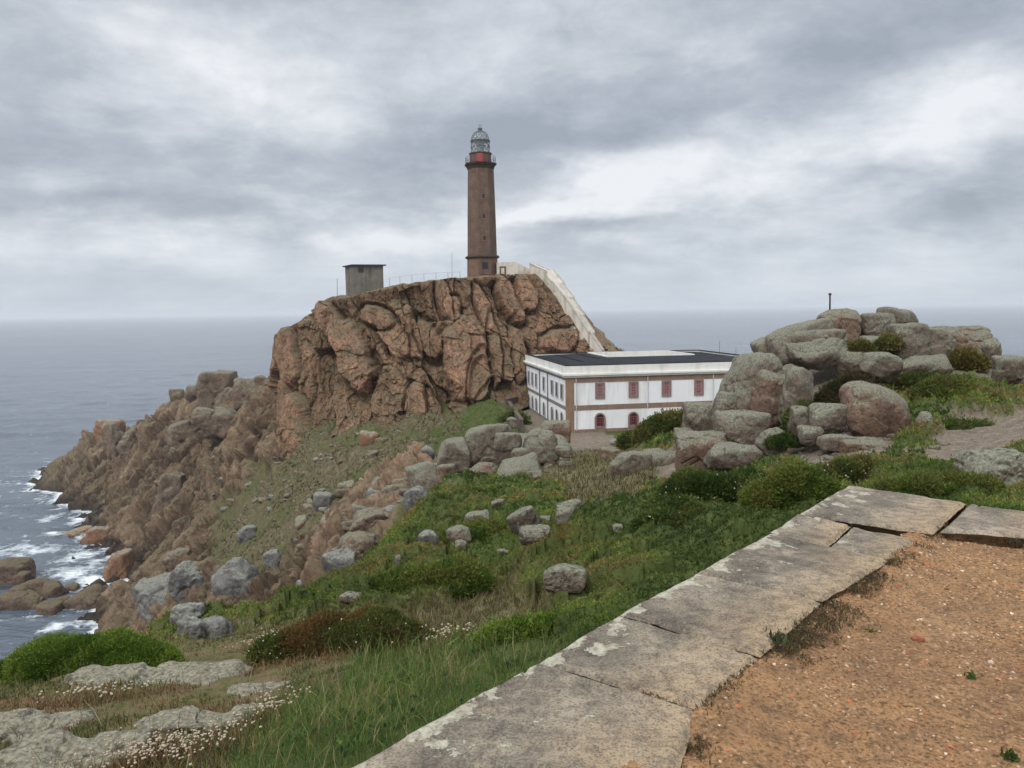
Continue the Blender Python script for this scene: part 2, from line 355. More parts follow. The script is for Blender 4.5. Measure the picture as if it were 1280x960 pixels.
# ------------------------------------------------------------------ materials of the land
def rock_material(name, base, dark, light, lichen, lichen_amt=.5, scale=1., offset=True, crack=.5, bumpd=.12, streak=0., pink=None, tone=False):
    M = MT(name, .9, .15); v = M.obj()
    if offset:
        add = M.n('ShaderNodeVectorMath', {0: v, 1: M.n('ShaderNodeCombineXYZ', {0: M.math('MULTIPLY', M.rnd(), 57.), 1: M.math('MULTIPLY', M.rnd(), 91.)}).outputs[0]}, operation='ADD').outputs[0]
        v = add
    a = M.noise(v, .55 * scale, 8, .62, .4); b = M.noise(v, 4. * scale, 6, .65); c = M.noise(v, 21. * scale, 3, .6)
    col = M.ramp(a, (.3, dark), (.47, base), (.68, light))
    if tone: col = M.n('ShaderNodeVectorMath', {0: col, 3: M.math('MULTIPLY_ADD', M.attr('tone'), 1.3, .42)}, operation='SCALE').outputs[0]
    if pink: col = M.mix(M.math('MULTIPLY', M.attr('pink'), .85), col, pink)
    col = M.mix(M.ramp(b, (.34, .85), (.56, 0.)), col, dark)
    col = M.mix(M.ramp(c, (.36, .6), (.49, 0.)), col, tuple(x * .4 for x in dark))
    if streak:
        s = M.noise(M.mapping(v, (1.1, 1.1, .09)), .9, 5, .6)
        col = M.mix(M.math('MULTIPLY', M.ramp(s, (.5, 0.), (.66, 1.)), streak), col, tuple(x * .5 for x in dark))
        s2 = M.noise(M.mapping(v, (1.3, 1.3, .14), loc=(9, 4, 2)), .7, 5, .6)
        col = M.mix(M.math('MULTIPLY', M.ramp(s2, (.52, 0.), (.7, 1.)), streak * .7), col, tuple(min(1, x * 1.25) for x in light))
    l1 = M.noise(v, 1.3 * scale, 7, .68, .3); l2 = M.noise(v, 9. * scale, 4, .7)
    upn = M.math('MULTIPLY_ADD', M.up(), .34, l1)
    lm = M.math('MULTIPLY_ADD', l2, .35, upn)
    t = 1.02 - lichen_amt * .42
    lm = M.ramp(lm, (max(0, t - .1), 0.), (min(1, t + .06), 1.))
    lcol = M.ramp(M.noise(v, 14. * scale, 5, .7), (.35, tuple(x * .38 for x in lichen)), (.5, lichen), (.66, tuple(min(1, x * 1.5) for x in lichen)))
    col = M.mix(M.math('MULTIPLY', lm, .92), col, lcol)
    bl = M.math('MULTIPLY_ADD', M.noise(v, 30. * scale, 3, .6), .2, M.noise(M.mapping(v, (1,1,1), loc=(4.4, 8.1, 2.2)), 2.6 * scale, 6, .66))
    col = M.mix(M.ramp(bl, (.70, 0.), (.76, .75)), col, (.045,.042,.036))
    M.color(col)
    cr = M.voro(M.mapping(v, (1, 1, .55), (.3, .2, .1)), .9 * scale, 'DISTANCE_TO_EDGE')
    crk = M.ramp(cr, (0., 0.), (.03, 1.))
    h = M.math('MULTIPLY_ADD', crk, crack * .35, M.math('MULTIPLY_ADD', b, .8, M.math('MULTIPLY', c, .35)))
    M.bump(h, bumpd, .9)
    return M.m
m_boulder = rock_material('granite_with_lichen', (.20,.155,.12), (.085,.068,.053), (.25,.2,.155), (.195,.192,.142), .6, 1.1, crack=.15)
m_brown = rock_material('brown_granite', (.205,.132,.094), (.095,.062,.045), (.27,.185,.135), (.19,.185,.135), .42, 1.0, crack=.15)
m_ridge = rock_material('headland_granite', (.165,.117,.082), (.085,.06,.044), (.23,.172,.128), (.17,.155,.11), .35, .5)
m_grey = rock_material('smooth_grey_granite', (.155,.147,.138), (.09,.084,.078), (.22,.21,.197), (.2,.2,.165), .25, .5, crack=.15)
m_sea_rock = rock_material('wet_shore_rock', (.15,.1,.07), (.05,.038,.03), (.2,.14,.1), (.12,.1,.06), .2, .35)
m_orange = rock_material('orange_granite', (.25,.135,.08), (.13,.072,.045), (.31,.18,.11), (.25,.23,.17), .12, .6)
m_crag = rock_material('crag_rock', (.215,.125,.075), (.115,.07,.045), (.31,.187,.113), (.165,.132,.08), .34, .42, False, .2, .3, .6, (.45,.25,.16), tone=True)
m_turfrock = rock_material('turf_granite', (.17,.135,.10), (.085,.068,.05), (.23,.195,.15), (.215,.2,.145), .5, 1.6, crack=.1, bumpd=.06)
def terrain_material():
    M = MT('ground_cover', .92, .12); v = M.obj()
    a = M.noise(v, .35, 8, .62, .3); b = M.noise(v, 2.2, 7, .65); c = M.noise(v, 13., 5, .65); fine = M.noise(v, 55., 3, .6)
    # rock of the headland
    rock = M.ramp(a, (.3, (.05,.037,.026)), (.44, (.098,.067,.044)), (.58, (.15,.102,.066)), (.74, (.22,.165,.115)))
    rock = M.mix(M.ramp(M.noise(v, .09, 4, .6), (.57, 0.), (.68, .3)), rock, (.20,.115,.065))
    rock = M.mix(M.ramp(b, (.36, .85), (.56, 0.)), rock, (.06,.043,.031))
    rock = M.n('ShaderNodeVectorMath', {0: rock, 3: M.math('MULTIPLY_ADD', M.attr('tone'), 1.5, .3)}, operation='SCALE').outputs[0]
    lm = M.math('MULTIPLY_ADD', M.up(), .3, M.noise(v, .8, 7, .68))
    rock = M.mix(M.ramp(lm, (.64, 0.), (.76, .75)), rock, (.135,.115,.068))
    wet = M.math('MULTIPLY_ADD', a, 5., M.sep(M.n('ShaderNodeNewGeometry').outputs['Position'])[2])
    rock = M.mix(M.ramp(M.math('DIVIDE', wet, 12.), (.32, .85), (.55, 0.)), rock, (.03,.024,.02))
    # scree with sparse grass
    scree = M.ramp(b, (.36, (.06,.055,.027)), (.46, (.10,.09,.042)), (.55, (.135,.105,.066)), (.68, (.23,.185,.135)))
    scree = M.mix(M.ramp(c, (.4, .6), (.54, 0.)), scree, (.045,.042,.024))
    scree = M.mix(M.ramp(M.noise(v, .12, 5, .6), (.46, 0.), (.6, .65)), scree, (.075,.088,.03))
    heath = M.ramp(b, (.34, (.035,.048,.013)), (.52, (.06,.078,.022)), (.7, (.095,.1,.032)))
    dry = M.ramp(b, (.35, (.06,.058,.026)), (.52, (.125,.105,.052)), (.68, (.19,.155,.085)))
    grass = M.ramp(b, (.35, (.035,.055,.014)), (.6, (.075,.1,.028)))
    dirt = M.ramp(c, (.33, (.09,.068,.048)), (.5, (.16,.122,.088)), (.66, (.235,.19,.145)))
    dirt = M.mix(M.ramp(b, (.45, 0.), (.6, .8)), dirt, M.ramp(c, (.35, (.13,.11,.085)), (.6, (.27,.235,.185))))
    dirt = M.mix(M.ramp(M.noise(v, .9, 6, .65), (.55, 0.), (.66, .7)), dirt, (.085,.075,.045))
    grey = M.ramp(c, (.33, (.07,.06,.045)), (.5, (.16,.135,.105)), (.64, (.25,.235,.195)))
    mixx = M.mix(M.ramp(b, (.46, 0.), (.56, 1.)), M.ramp(c, (.36, (.06,.066,.022)), (.6, (.13,.115,.048))), (.15,.11,.06))
    A = M.n('ShaderNodeAttribute', attribute_name='coverA'); B = M.n('ShaderNodeAttribute', attribute_name='coverB')
    ra = M.sep(A.outputs['Color']); rb = M.sep(B.outputs['Color'])
    col = M.mix(1., rock, (0, 0, 0))
    tot = None
    for w, cc in [(ra[0], rock), (ra[1], scree), (ra[2], heath), (A.outputs['Alpha'], dry), (rb[0], grass), (rb[1], dirt), (rb[2], grey), (B.outputs['Alpha'], mixx)]:
        x = M.n('ShaderNodeVectorMath', {0: cc, 3: w}, operation='SCALE').outputs[0]
        tot = x if tot is None else M.n('ShaderNodeVectorMath', {0: tot, 1: x}, operation='ADD').outputs[0]
    M.color(tot)
    h = M.math('MULTIPLY_ADD', b, .5, M.math('MULTIPLY_ADD', c, .16, M.math('MULTIPLY', fine, .05)))
    M.bump(h, .16, .9)
    return M.m
Vt = np.hstack([XYd, bz2[:, None]])
fc = grid_faces(NA, NR)
to_ = link_mesh('terrain', Vt, fc.ravel(), np.full(len(fc), 4), terrain_material(), None, True, {'coverA': CV[:, :4], 'coverB': CV[:, 4:], 'tone': tone}); to_['kind'] = 'structure'
to_.data.polygons.foreach_set('use_smooth', (CV[fc[:, 0], 0] * far[fc[:, 0]] < .4))
# ------------------------------------------------------------------ the crag under the lighthouse
RIM = [((342,418,128),(336,560,124)),((350,408,127.5),(345,566,120)),((372,402,127),(358,562,117)),((391,398,126),(375,562,114)),((397,376,125),(396,562,112)),((437,369,124),(430,556,111)),((484,358,123.5),(480,544,111)),((520,351,123),(515,536,111)),((550,349,123),(548,530,112)),((586,346,124),(592,520,112)),
       ((615,343,125),(620,510,112)),((672,342,128),(650,500,113)),((690,363,127.5),(668,492,117)),((705,385,127),(690,482,120)),((719,407,126),(708,475,122)),((741,437,125),(738,472,124)),((760,452,127),(764,472,126.5))]
rim = [at(*a) for a, b in RIM] + [np.array(p) for p in [(21,141,53),(17,150,56),(12,156,60),(2,158,63.5),(-15,156,63),(-30,151,60),(-39,144,57),(-42,135,56)]]
bas = [at(*b) - np.array([0, 0, 1.5]) for a, b in RIM] + [np.array(p) for p in [(24,144,44),(24,154,44),(17,163,44),(3,166,40),(-17,165,36),(-35,159,34),(-47,149,34),(-47,136,36)]]
rim = np.array(rim); bas = np.array(bas)
seg = np.r_[0, np.cumsum(np.linalg.norm(np.diff(np.vstack([rim, rim[:1]]), axis=0), axis=1))]
tf = seg / seg[-1]; nf = len(RIM)
kf = tf[nf - 1]
us = np.r_[np.linspace(0, kf, 900, endpoint=False), np.linspace(kf, 1, 170, endpoint=False)]
ip = lambda a: np.stack([np.interp(us, tf, np.r_[a[:, k], a[0, k]]) for k in range(3)], 1)
rm, bs = ip(rim), ip(bas); NU = len(us)
def csm(a, k=5):
    p = np.concatenate([a[-k:], a, a[:k]]); return np.stack([np.convolve(p[:, j], np.ones(2*k+1) / (2*k+1), 'valid') for j in range(3)], 1)
rm = csm(rm, 4); bs = csm(bs, 12)
tang = np.roll(rm + bs, -1, 0) - np.roll(rm + bs, 1, 0); tang[:, 2] = 0; tang = csm(tang, 18)
nrm = np.stack([tang[:, 1], -tang[:, 0], 0 * tang[:, 0]], 1); nrm /= np.linalg.norm(nrm, axis=1)[:, None] + 1e-9
if (nrm * (rm - np.array([-15, 137, 0]))).sum() < 0: nrm = -nrm
vs_ = np.r_[np.linspace(0, 1, 270), np.linspace(1, 2, 60)[1:]]
axis_a, axis_b = np.array([-26, 134, 62.9]), np.array([1, 137, 65.4])
tt = np.clip(((rm - axis_a) @ (axis_b - axis_a)) / ((axis_b - axis_a) @ (axis_b - axis_a)), 0, 1)
ax = axis_a + tt[:, None] * (axis_b - axis_a)
rows = []
for v in vs_:
    if v <= 1:
        g_ = v ** .8; p = bs * (1 - v) + rm * v
        xy = bs[:, :2] * (1 - g_) + rm[:, :2] * g_; p = np.c_[xy, p[:, 2]]
    else:
        k = v - 1; p = rm * (1 - k) + ax * k; p[:, 2] = rm[:, 2] + (ax[:, 2] - rm[:, 2]) * sstep(0, .75, np.full(NU, k))
    rows.append(p)
C0 = np.concatenate(rows); vv = np.repeat(vs_, NU); NN = np.tile(nrm, (len(vs_), 1))
lean = C0.copy(); lean[:, 0] += (C0[:, 2] - 50) * .28        # joints lean to the left going up
w = np.stack([fbm(lean / 9., 3, 201), fbm(lean / 9., 3, 211), fbm(lean / 9., 3, 221)], 1)
def cells(scale, sd, wob):
    q = lean / np.array(scale) + w * wob
    b, f1, rid, cp = voro(q, sd); d = q - cp
    hx = lambda s: _h(np.floor(cp[:, 0] * 53).astype(int), np.floor(cp[:, 1] * 53).astype(int), np.floor(cp[:, 2] * 53).astype(int), s) - .5
    return (rid - .5) * 1.2 + d[:, 0] * hx(3) * 1.8 + d[:, 2] * (hx(4) - .15) * 1.6, b, rid
a1, eb1, id1 = cells((7.5, 7.5, 17), 301, .25)
a2, eb2, id2 = cells((2.9, 3, 7), 311, .22)
a3, eb3, id3 = cells((1.05, 1.1, 2.2), 321, .25)
a4, eb4, id4 = cells((.42, .5, .8), 327, .2)
ridg = 1 - np.abs(fbm(lean / np.array([1.1, 1.1, 2.2]), 5, 341, .58))
big = fbm(C0 / 7., 3, 337)
disp = a1 * 2.6 + a2 * .62 * (.8 + big * .5) + a3 * .27 + a4 * .16 + (ridg - .7) * .2 - .5 * sstep(.05, 0, eb1) + fbm(C0 / 1.2, 5, 331, .6) * .12
amp = np.where(vv <= 1, 1, np.clip(2 - vv, 0, 1) * .8 + .1)
# the large smooth buttresses of the photograph: px, py, half width, half height, metres, lean, pinkness
BUT = [(412,405,17,36,1.5,-.5,.8),(440,445,24,52,2.0,-.3,.85),(357,450,14,44,1.2,-.1,.6),(365,525,14,44,1.6,-.12,.5),(582,445,31,58,2.8,.05,1.),(566,384,12,15,1.5,0,1.),(520,510,15,42,1.5,.05,.6),(555,375,10,30,.8,-.2,.3),
       (640,372,15,34,1.3,-.35,.85),(660,366,13,24,1.2,-.3,.9),(605,385,10,30,.9,-.25,.5),(700,425,24,17,1.5,.3,.9),(535,425,15,30,1.1,-.3,.4),(490,420,18,34,1.,-.4,.6),(620,440,10,42,1.1,-.1,.15),(650,440,10,40,.9,-.1,.2),(470,395,22,16,.8,-.5,.3),(600,475,16,34,1.2,.1,.7)]
dC = C0 - CAM; fy = dC @ _f
ppx = 640 + F * (dC @ _r) / fy; ppy = 480 - F * (dC @ _u) / fy
frontal = (C0[:, 1] < 132) & (vv <= 1)
pink = np.clip((id1 - .55) * 1.6, 0, .7) * sstep(.03, .2, eb1)
jit = fbm(C0 / 3., 4, 351)
for (x, y, hw, hh, am, ln, pk) in BUT:
    dy = ppy - y; dx = ppx - x - dy * -ln
    rad = np.sqrt((dx / hw) ** 2 * 1. + (dy / hh) ** 2) + jit * .16
    inside = sstep(1.0, .72, rad) * frontal
    disp = disp * (1 - .8 * inside) + inside * (am * 1.0 + a3 * .1 + a2 * .22 + a4 * .07) - .9 * (sstep(1.3, 1.05, rad) * sstep(.9, 1.05, rad)) * frontal
    pink = np.maximum(pink * (1 - .3 * inside), inside * pk)
# olive screes: lower and recessed parts lose their pink
disp -= .9
disp *= 1 - .5 * sstep(.45, .9, -NN[:, 0])
pink *= .55 + .45 * sstep(-.4, .4, jit)
fade = sstep(0, .12, vv) * .75 + .25
rimf = 1 - .45 * sstep(.9, 1.0, vv) * (vv <= 1)
off = NN * (disp * amp * fade * rimf)[:, None]
C1 = C0 + off; C1[:, 2] += disp * amp * .12 * (vv <= 1) + np.where(vv > 1, fbm(C0 / 1.2, 4, 361) * .16, 0)
fc = grid_faces(NU, len(vs_), True)
link_mesh('cliff', C1, fc.ravel(), np.full(len(fc), 4), m_crag, None, False, {'pink': pink, 'tone': .5 + (id1 - .5) * .45 + (id2 - .5) * .45 + (id3 - .5) * .4})['kind'] = 'structure'
# ------------------------------------------------------------------ boulders
def ico(sub):
    import bmesh
    bm = bmesh.new(); bmesh.ops.create_icosphere(bm, subdivisions=sub, radius=1)
    V = np.array([v.co[:] for v in bm.verts]); Fc = np.array([[v.index for v in f.verts] for f in bm.faces]); bm.free(); return V, Fc
ICO = {k: ico(k) for k in (3, 4, 5, 6)}
def rock_shape(rng, dims, sub=5, planes=11, p=9., rough=.05, block=0., seed=0, tilt=0., flat=0.):
    p = p * 1.5
    D_, Fc = ICO[sub]
    nn = rng.normal(size=(planes, 3)); nn /= np.linalg.norm(nn, axis=1)[:, None]
    nn = np.vstack([nn, np.eye(3), -np.eye(3)]); dd = np.r_[rng.uniform(.78, 1.12, planes), rng.uniform(.88, 1.0, 6)]
    if flat:
        tops = np.c_[rng.normal(size=(4, 2)) * .16, np.ones(4)]; tops /= np.linalg.norm(tops, axis=1)[:, None]; nn = np.vstack([nn, tops]); dd = np.r_[dd, flat * rng.uniform(.85, 1.25, 4)]
    t = np.maximum(nn @ D_.T, 0) / dd[:, None]
    r_ = (t ** p).sum(0) ** (-1 / p)
    V = D_ * r_[:, None]; V /= np.abs(V).max(0)
    s = np.array(dims) / 2; ms = s.mean()
    V = V * s
    o_ = np.array([seed * 13.7, seed * 7.1, seed * 3.3])
    V += D_ * (fbm(V / (ms * .9) + o_, 5, 401, .52) * rough * ms * 1.3)[:, None]
    b, f1, rid, cp = voro(V / (ms * np.array([1.5, 1.5, .9])) + o_ + .3 + fbm(V / ms + o_, 3, 407)[:, None] * .2, 411)
    V += D_ * ((rid - .5) * ms * .10 - sstep(.05, 0, b) * ms * .07 * (rng.random() < .5))[:, None]
    V += D_ * (fbm(V / (ms * .22) + o_, 4, 431, .6) * rough * ms * .28)[:, None]
    if tilt:
        c, s_ = math.cos(tilt), math.sin(tilt); x, z = V[:, 0].copy(), V[:, 2].copy(); V[:, 0] = c * x - s_ * z; V[:, 2] = s_ * x + c * z
    return V, Fc
BN = [0]
def boulder(px, py, w, h, label, mat=None, name='boulder', group=None, tilt=0., p=9., deep=.9, rough=.05, planes=11, sub=None, Y=None, sink=.22, flat=0.):
    """a boulder seen at px,py with the size w,h in the photograph, standing on the ground found there"""
    BN[0] += 1; rng = np.random.default_rng(1000 + BN[0])
    if Y is None: q = hit(px, py + h * .42, zt)
    else: q = at(px, py + h * .42, Y)
    k = q[1] / F; W, H = w * k, h * k
    dep = (W * .6 + H * .4) * deep
    V, Fc = rock_shape(rng, (W, dep, H * (1 + sink)), sub or (5 if max(w, h) > 26 else 4), planes, p, rough, seed=BN[0], tilt=tilt, flat=flat)
    c = at(px, py, q[1] + dep * .32)
    base = c.copy(); base[2] = c[2] - H / 2
    V[:, 2] += H / 2 - H * sink * .5
    o = link_mesh(name, V, Fc.ravel(), np.full(len(Fc), 3), mat or m_boulder, None, True)
    o.location = base
    return tag(o, label, 'boulder', group)
# right hand pile
B = boulder
B(1072,452,170,80,'broad bare granite hump beneath the boulders of the right hand pile',m_boulder,'rock_outcrop',p=6,planes=16,sub=6,rough=.07,Y=43)
B(1006,480,104,104,'grey granite shoulder behind the overhanging lichened boulder facing the house',m_boulder,'rock_outcrop',p=6,planes=16,sub=6,rough=.07,Y=44)
B(1185,462,110,72,'low grey granite hump under the brown domed boulder of the right pile',m_boulder,'rock_outcrop',p=6,planes=14,sub=6,rough=.07,Y=44)
B(1049,406,55,48,'rounded brown summit boulder right beside the upright wooden post',m_brown,p=5,Y=40)
B(1093,409,42,36,'grey boulder wedged just right of the brown summit boulder',Y=40.5)
B(1122,402,50,32,'flat grey slab along the skyline right of the summit boulder',p=6,Y=42,tilt=-.15)
B(1000,422,78,34,'long grey slab sloping down to the left from the summit boulder',tilt=.32,Y=39.5,p=7)
B(1026,438,74,34,'pale lichened slab lying below the summit boulder',Y=38,tilt=.05)
B(1132,428,44,50,'tall grey boulder standing midway between the two brown topped boulders',Y=38.5)
B(1168,428,42,38,'grey boulder leaning against the left side of the brown domed boulder',Y=39)
B(1202,434,74,56,'big brown domed boulder on the right end of the pile skyline',m_brown,p=5,Y=40,sub=6)
B(1234,450,30,62,'narrow grey boulder forming the right edge of the pile',Y=39.5)
B(1268,464,46,38,'dark grey boulder standing alone at the right edge of the picture on the skyline',Y=36)
B(943,484,82,84,'large lichened boulder overhanging in front of the white house',p=7,Y=36,sub=6,rough=.07)
B(964,488,58,66,'hollowed brown boulder face in the middle of the pile front',m_brown,Y=35,p=6,sub=6)
B(996,488,36,64,'upright lichened slab closing the right side of the brown hollow',Y=34,tilt=-.12)
B(1098,515,94,76,'great rounded brown faced boulder standing by the footpath',m_brown,p=2.6,Y=29.5,sub=6,planes=9,rough=.03,sink=.12)
B(1032,520,44,36,'round pale boulder left of the great brown faced boulder',Y=30)
B(1000,524,26,36,'small upright boulder in the shrub left of the round pale boulder',Y=30.5)
B(925,536,66,52,'brown cheeked boulder below the overhanging lichened boulder',Y=33,p=6,sub=6)
B(876,522,42,40,'lichened boulder on the left end of the pile beside the green mound',Y=38)
B(877,562,72,44,'square grey block with a reddish broken face at the pile foot',m_brown,Y=32.5,p=12,planes=7,sub=6)
B(965,552,38,34,'pale angular boulder at the pile foot beneath the brown hollow',Y=31)
B(914,567,68,28,'low pale slab lying right of the block with the reddish face',Y=31,tilt=-.1)
B(1014,543,34,20,'small flat stone left of the foot of the great brown faced boulder',Y=29.5)
B(1154,527,17,24,'small pointed pale stone right of the great brown faced boulder',Y=29.5,p=14)
B(1046,552,44,18,'flat slab lying before the round pale boulder',Y=28.5)
B(1078,558,60,20,'flat brown slab under the great brown faced boulder',m_brown,Y=28,p=7)
B(906,507,28,34,'small boulder leaning in the gap under the overhanging lichened boulder',Y=34.5)
B(1070,452,48,24,'flat lichened ledge in the centre of the pile above the brown shrub',Y=37.5)
B(1150,455,70,22,'long grey ledge above the big green mound on the pile',Y=37.5,tilt=.1)
B(1105,455,46,30,'grey sloping slab above and behind the great brown faced boulder',Y=36,tilt=-.45)
B(1252,600,100,80,'lichened boulder just beyond the stone wall at the right edge',Y=9.3,sub=6,rough=.07,p=6)
B(787,584,54,44,'pale square boulder at the head of the dark green shrubs',Y=38,p=11)
B(826,578,64,30,'low grey boulder between the pale square boulder and the reddish block',Y=38)
B(756,632,38,20,'low pale stone on the left edge of the dark green shrubs',Y=30)
B(858,545,30,20,'small grey stone at the foot of the green mound by the pile',Y=38)
B(770,565,40,14,'flat stone at the path edge below the house',m_brown,Y=50)
B(1020,425,60,26,'grey rounded stone under the summit boulder',Y=38.8)
B(1090,432,36,24,'grey stone in the notch below the summit slab',Y=38.6)
B(972,436,54,34,'grey lichened back boulder rising above the overhanging one',Y=41,tilt=.35)
# centre cluster
B(648,578,150,70,'broad granite outcrop under the boulder group left of the house',m_boulder,'rock_outcrop',p=6,planes=15,sub=6,Y=57,rough=.08)
B(611,555,66,54,'tallest pale green boulder of the group left of the house',Y=53,tilt=.25,sub=6,p=8)
B(568,566,43,34,'square boulder at the left top of the group left of the house',Y=52,p=13)
B(531,600,42,46,'lichened boulder at the lower left of the group left of the house',Y=49.5,tilt=.3)
B(556,591,26,24,'dark brown round boulder beneath the square one of the group',m_brown,Y=49.5)
B(604,601,62,52,'brown leaning slab at the front of the group left of the house',m_brown,Y=50,tilt=.4,p=9,sub=6)
B(648,594,62,42,'pale wedge shaped boulder at the front right of the group',Y=48.5,tilt=.2,p=11,sub=6)
B(676,553,48,36,'grey boulder with a dark underside at the right end of the group',Y=53,p=7)
B(634,556,36,34,'grey boulder beside the tallest pale green one',Y=52.5)
B(650,570,22,20,'small pale boulder in the middle of the group',Y=50)
B(692,537,42,22,'brown flat rock just below the house corner',m_brown,Y=66)
B(703,563,18,12,'small pale stone right of the boulder group on dry grass',Y=50)
B(640,527,14,12,'small grey stone behind the tallest pale green boulder',Y=66)
B(585,630,30,22,'grey stone under the brown leaning slab',Y=47)
B(520,622,36,28,'dark grey ledge below the lower left boulder of the group',m_grey,Y=48)
# in the heath
B(654,651,40,34,'pale pointed boulder in the heath, leftmost of a close trio',sink=.1,tilt=.35)
B(710,639,34,28,'pale blocky boulder in the heath, rightmost of a close trio',sink=.1,p=12)
B(681,650,14,11,'pebble sized pale stone between the two larger heath boulders',sink=.1)
B(668,670,40,22,'low pale slab below the pointed heath boulder',sink=.1)
B(598,648,34,18,'pale flat stone on the heath left of the trio, higher of its pair',sink=.1)
B(573,667,30,20,'pale stone on the heath left of the trio, lower of its pair',sink=.1,tilt=.3)
B(577,680,18,10,'tiny pale stone under the lower flat heath stone',sink=.1)
B(705,720,56,30,'pale boulder with a dark hollow amid the heath slope',sink=.1,p=8,sub=6)
B(591,707,26,11,'half buried pale stone alone in the green heath',sink=.1)
B(622,629,16,10,'small round stone above the heath boulder trio',sink=.1)
B(441,747,32,13,'flat pale stone on the heath edge above the rusty shrub',sink=.1)
B(560,705,20,12,'small pale stone low on the heath slope, left of the half buried one',sink=.1)
B(536,672,26,18,'grey stone at the upper left border of the heath',m_grey,sink=.15)
B(770,660,18,10,'small pale stone under the low shrub at the right of the heath',sink=.1)
B(628,690,16,9,'small pale stone in the middle of the heath',sink=.1)
B(497,700,8,14,'thin upright stone in the heath above the gully',sink=.1)
# gully
B(405,738,22,30,'orange broken boulder at the gully edge above the rusty shrub',m_orange,Y=36,sink=.55,rough=.10)
B(474,650,74,32,'long grey brown slab across the gully top',m_ridge,Y=58,tilt=.3,sub=6,sink=.55,rough=.10)
B(450,682,54,34,'angular grey brown slab in the gully under the long slab',m_ridge,Y=52,tilt=.35,sink=.55,rough=.10)
B(500,640,40,30,'grey brown boulder at the right end of the long gully slab',m_ridge,Y=60,tilt=.3,sink=.55,rough=.10)
B(425,702,44,28,'grey stone among the rubble of the gully',m_grey,Y=46,sink=.55,rough=.10)
B(470,619,24,20,'pale grey stone on the scree above the long gully slab',m_grey,sink=.55,rough=.10)
B(405,625,26,20,'lone grey boulder in the middle of the grassy scree',m_grey,sink=.55,rough=.10)
B(456,604,16,12,'pinkish stone on the scree above the pale grey one',m_orange,sink=.55,rough=.10)
B(466,567,16,9,'flat pale stone high on the scree below the crag',m_ridge,sink=.55,rough=.10)
B(462,547,22,18,'pink fallen block at the foot of the crag',m_orange,sink=.55,rough=.10)
B(200,746,56,50,'large smooth pale grey boulder above the bright green cushion shrub',m_grey,p=8,tilt=.3,sub=6,sink=.55,rough=.10)
B(240,720,50,40,'smooth grey boulder leaning on the large pale one above the cove',m_grey,p=8,tilt=.5,sub=6,sink=.55,rough=.10)
B(298,719,46,46,'smooth slanting grey slab on the lower scree',m_grey,tilt=.6,p=8,sink=.55,rough=.10)
B(240,784,36,30,'grey boulder half hidden by the right end of the bright cushion shrub',m_grey,sink=.55,rough=.10)
B(272,785,44,30,'dark grey rock right of the half hidden boulder',m_grey,tilt=.2,sink=.55,rough=.10)
B(313,664,28,20,'dark grey round boulder alone on the upper scree',m_grey,sink=.55,rough=.10)
B(343,697,28,18,'grey stone on the lower scree, left of its pinkish neighbour',m_grey,tilt=.3,sink=.55,rough=.10)
B(376,685,16,12,'pinkish rounded stone on the lower scree',m_ridge,sink=.55,rough=.10)
B(232,766,40,20,'low grey ledge under the large smooth pale boulder',m_grey,sink=.55,rough=.10)
B(148,709,34,36,'reddish brown block at the head of the cove',m_orange,p=12,tilt=.1,sink=.55,rough=.10)
B(225,697,34,22,'brown angular rock above the grey cove boulders',m_ridge,tilt=.4,sink=.55,rough=.10)
# headland skyline
B(272,486,50,48,'big square topped boulder stack on the headland skyline',m_ridge,p=14,planes=6,Y=205,sub=6,sink=.5)
B(290,500,40,40,'brown block against the right side of the headland skyline stack',m_ridge,p=11,Y=203,sink=.55,rough=.10)
B(260,522,34,26,'dark boulder below the left of the headland stack',m_ridge,Y=190,sink=.55,rough=.10)
B(281,523,36,26,'smooth tilted boulder below the right of the headland stack',m_ridge,Y=190,tilt=-.4,sink=.55,rough=.10)
B(312,489,34,32,'brown rock between the headland stack and the crag',m_ridge,Y=190,sink=.55,rough=.10)
B(333,486,24,34,'dark jagged rock close against the left foot of the crag',m_ridge,Y=170,p=12,sink=.55,rough=.10)
B(221,492,18,13,'small skyline boulder left of the headland stack, lower of two',m_ridge,Y=240,sink=.55,rough=.10)
B(240,488,18,14,'small skyline boulder touching the left of the headland stack',m_ridge,Y=225,sink=.55,rough=.10)
B(141,546,28,38,'upright pale brown block on the outer headland slope',m_ridge,p=12,sink=.55,rough=.10)
B(134,534,34,22,'orange tinted rock on the crest of the outer headland',m_orange,sink=.55,rough=.10)
B(228,540,40,26,'pale brown boulder on the headland slope under the stack',m_ridge,tilt=.3,sink=.55,rough=.10)
B(166,552,30,30,'brown block inland of the upright pale one',m_ridge,tilt=.3,sink=.55,rough=.10)
B(215,610,30,46,'tall pale rock rib midway down the headland',m_ridge,tilt=-.3,sink=.55,rough=.10)
B(96,672,50,24,'orange shore rock at the mouth of the cove',m_orange,Y=201,sub=6,sink=.55,rough=.10)
B(138,672,56,36,'largest orange shore rock facing the cove',m_orange,Y=197,sub=6,sink=.55,rough=.10)
B(385,402,10,7,'small dark boulder on the left shoulder of the crag',m_ridge,Y=126,sink=.55,rough=.10)
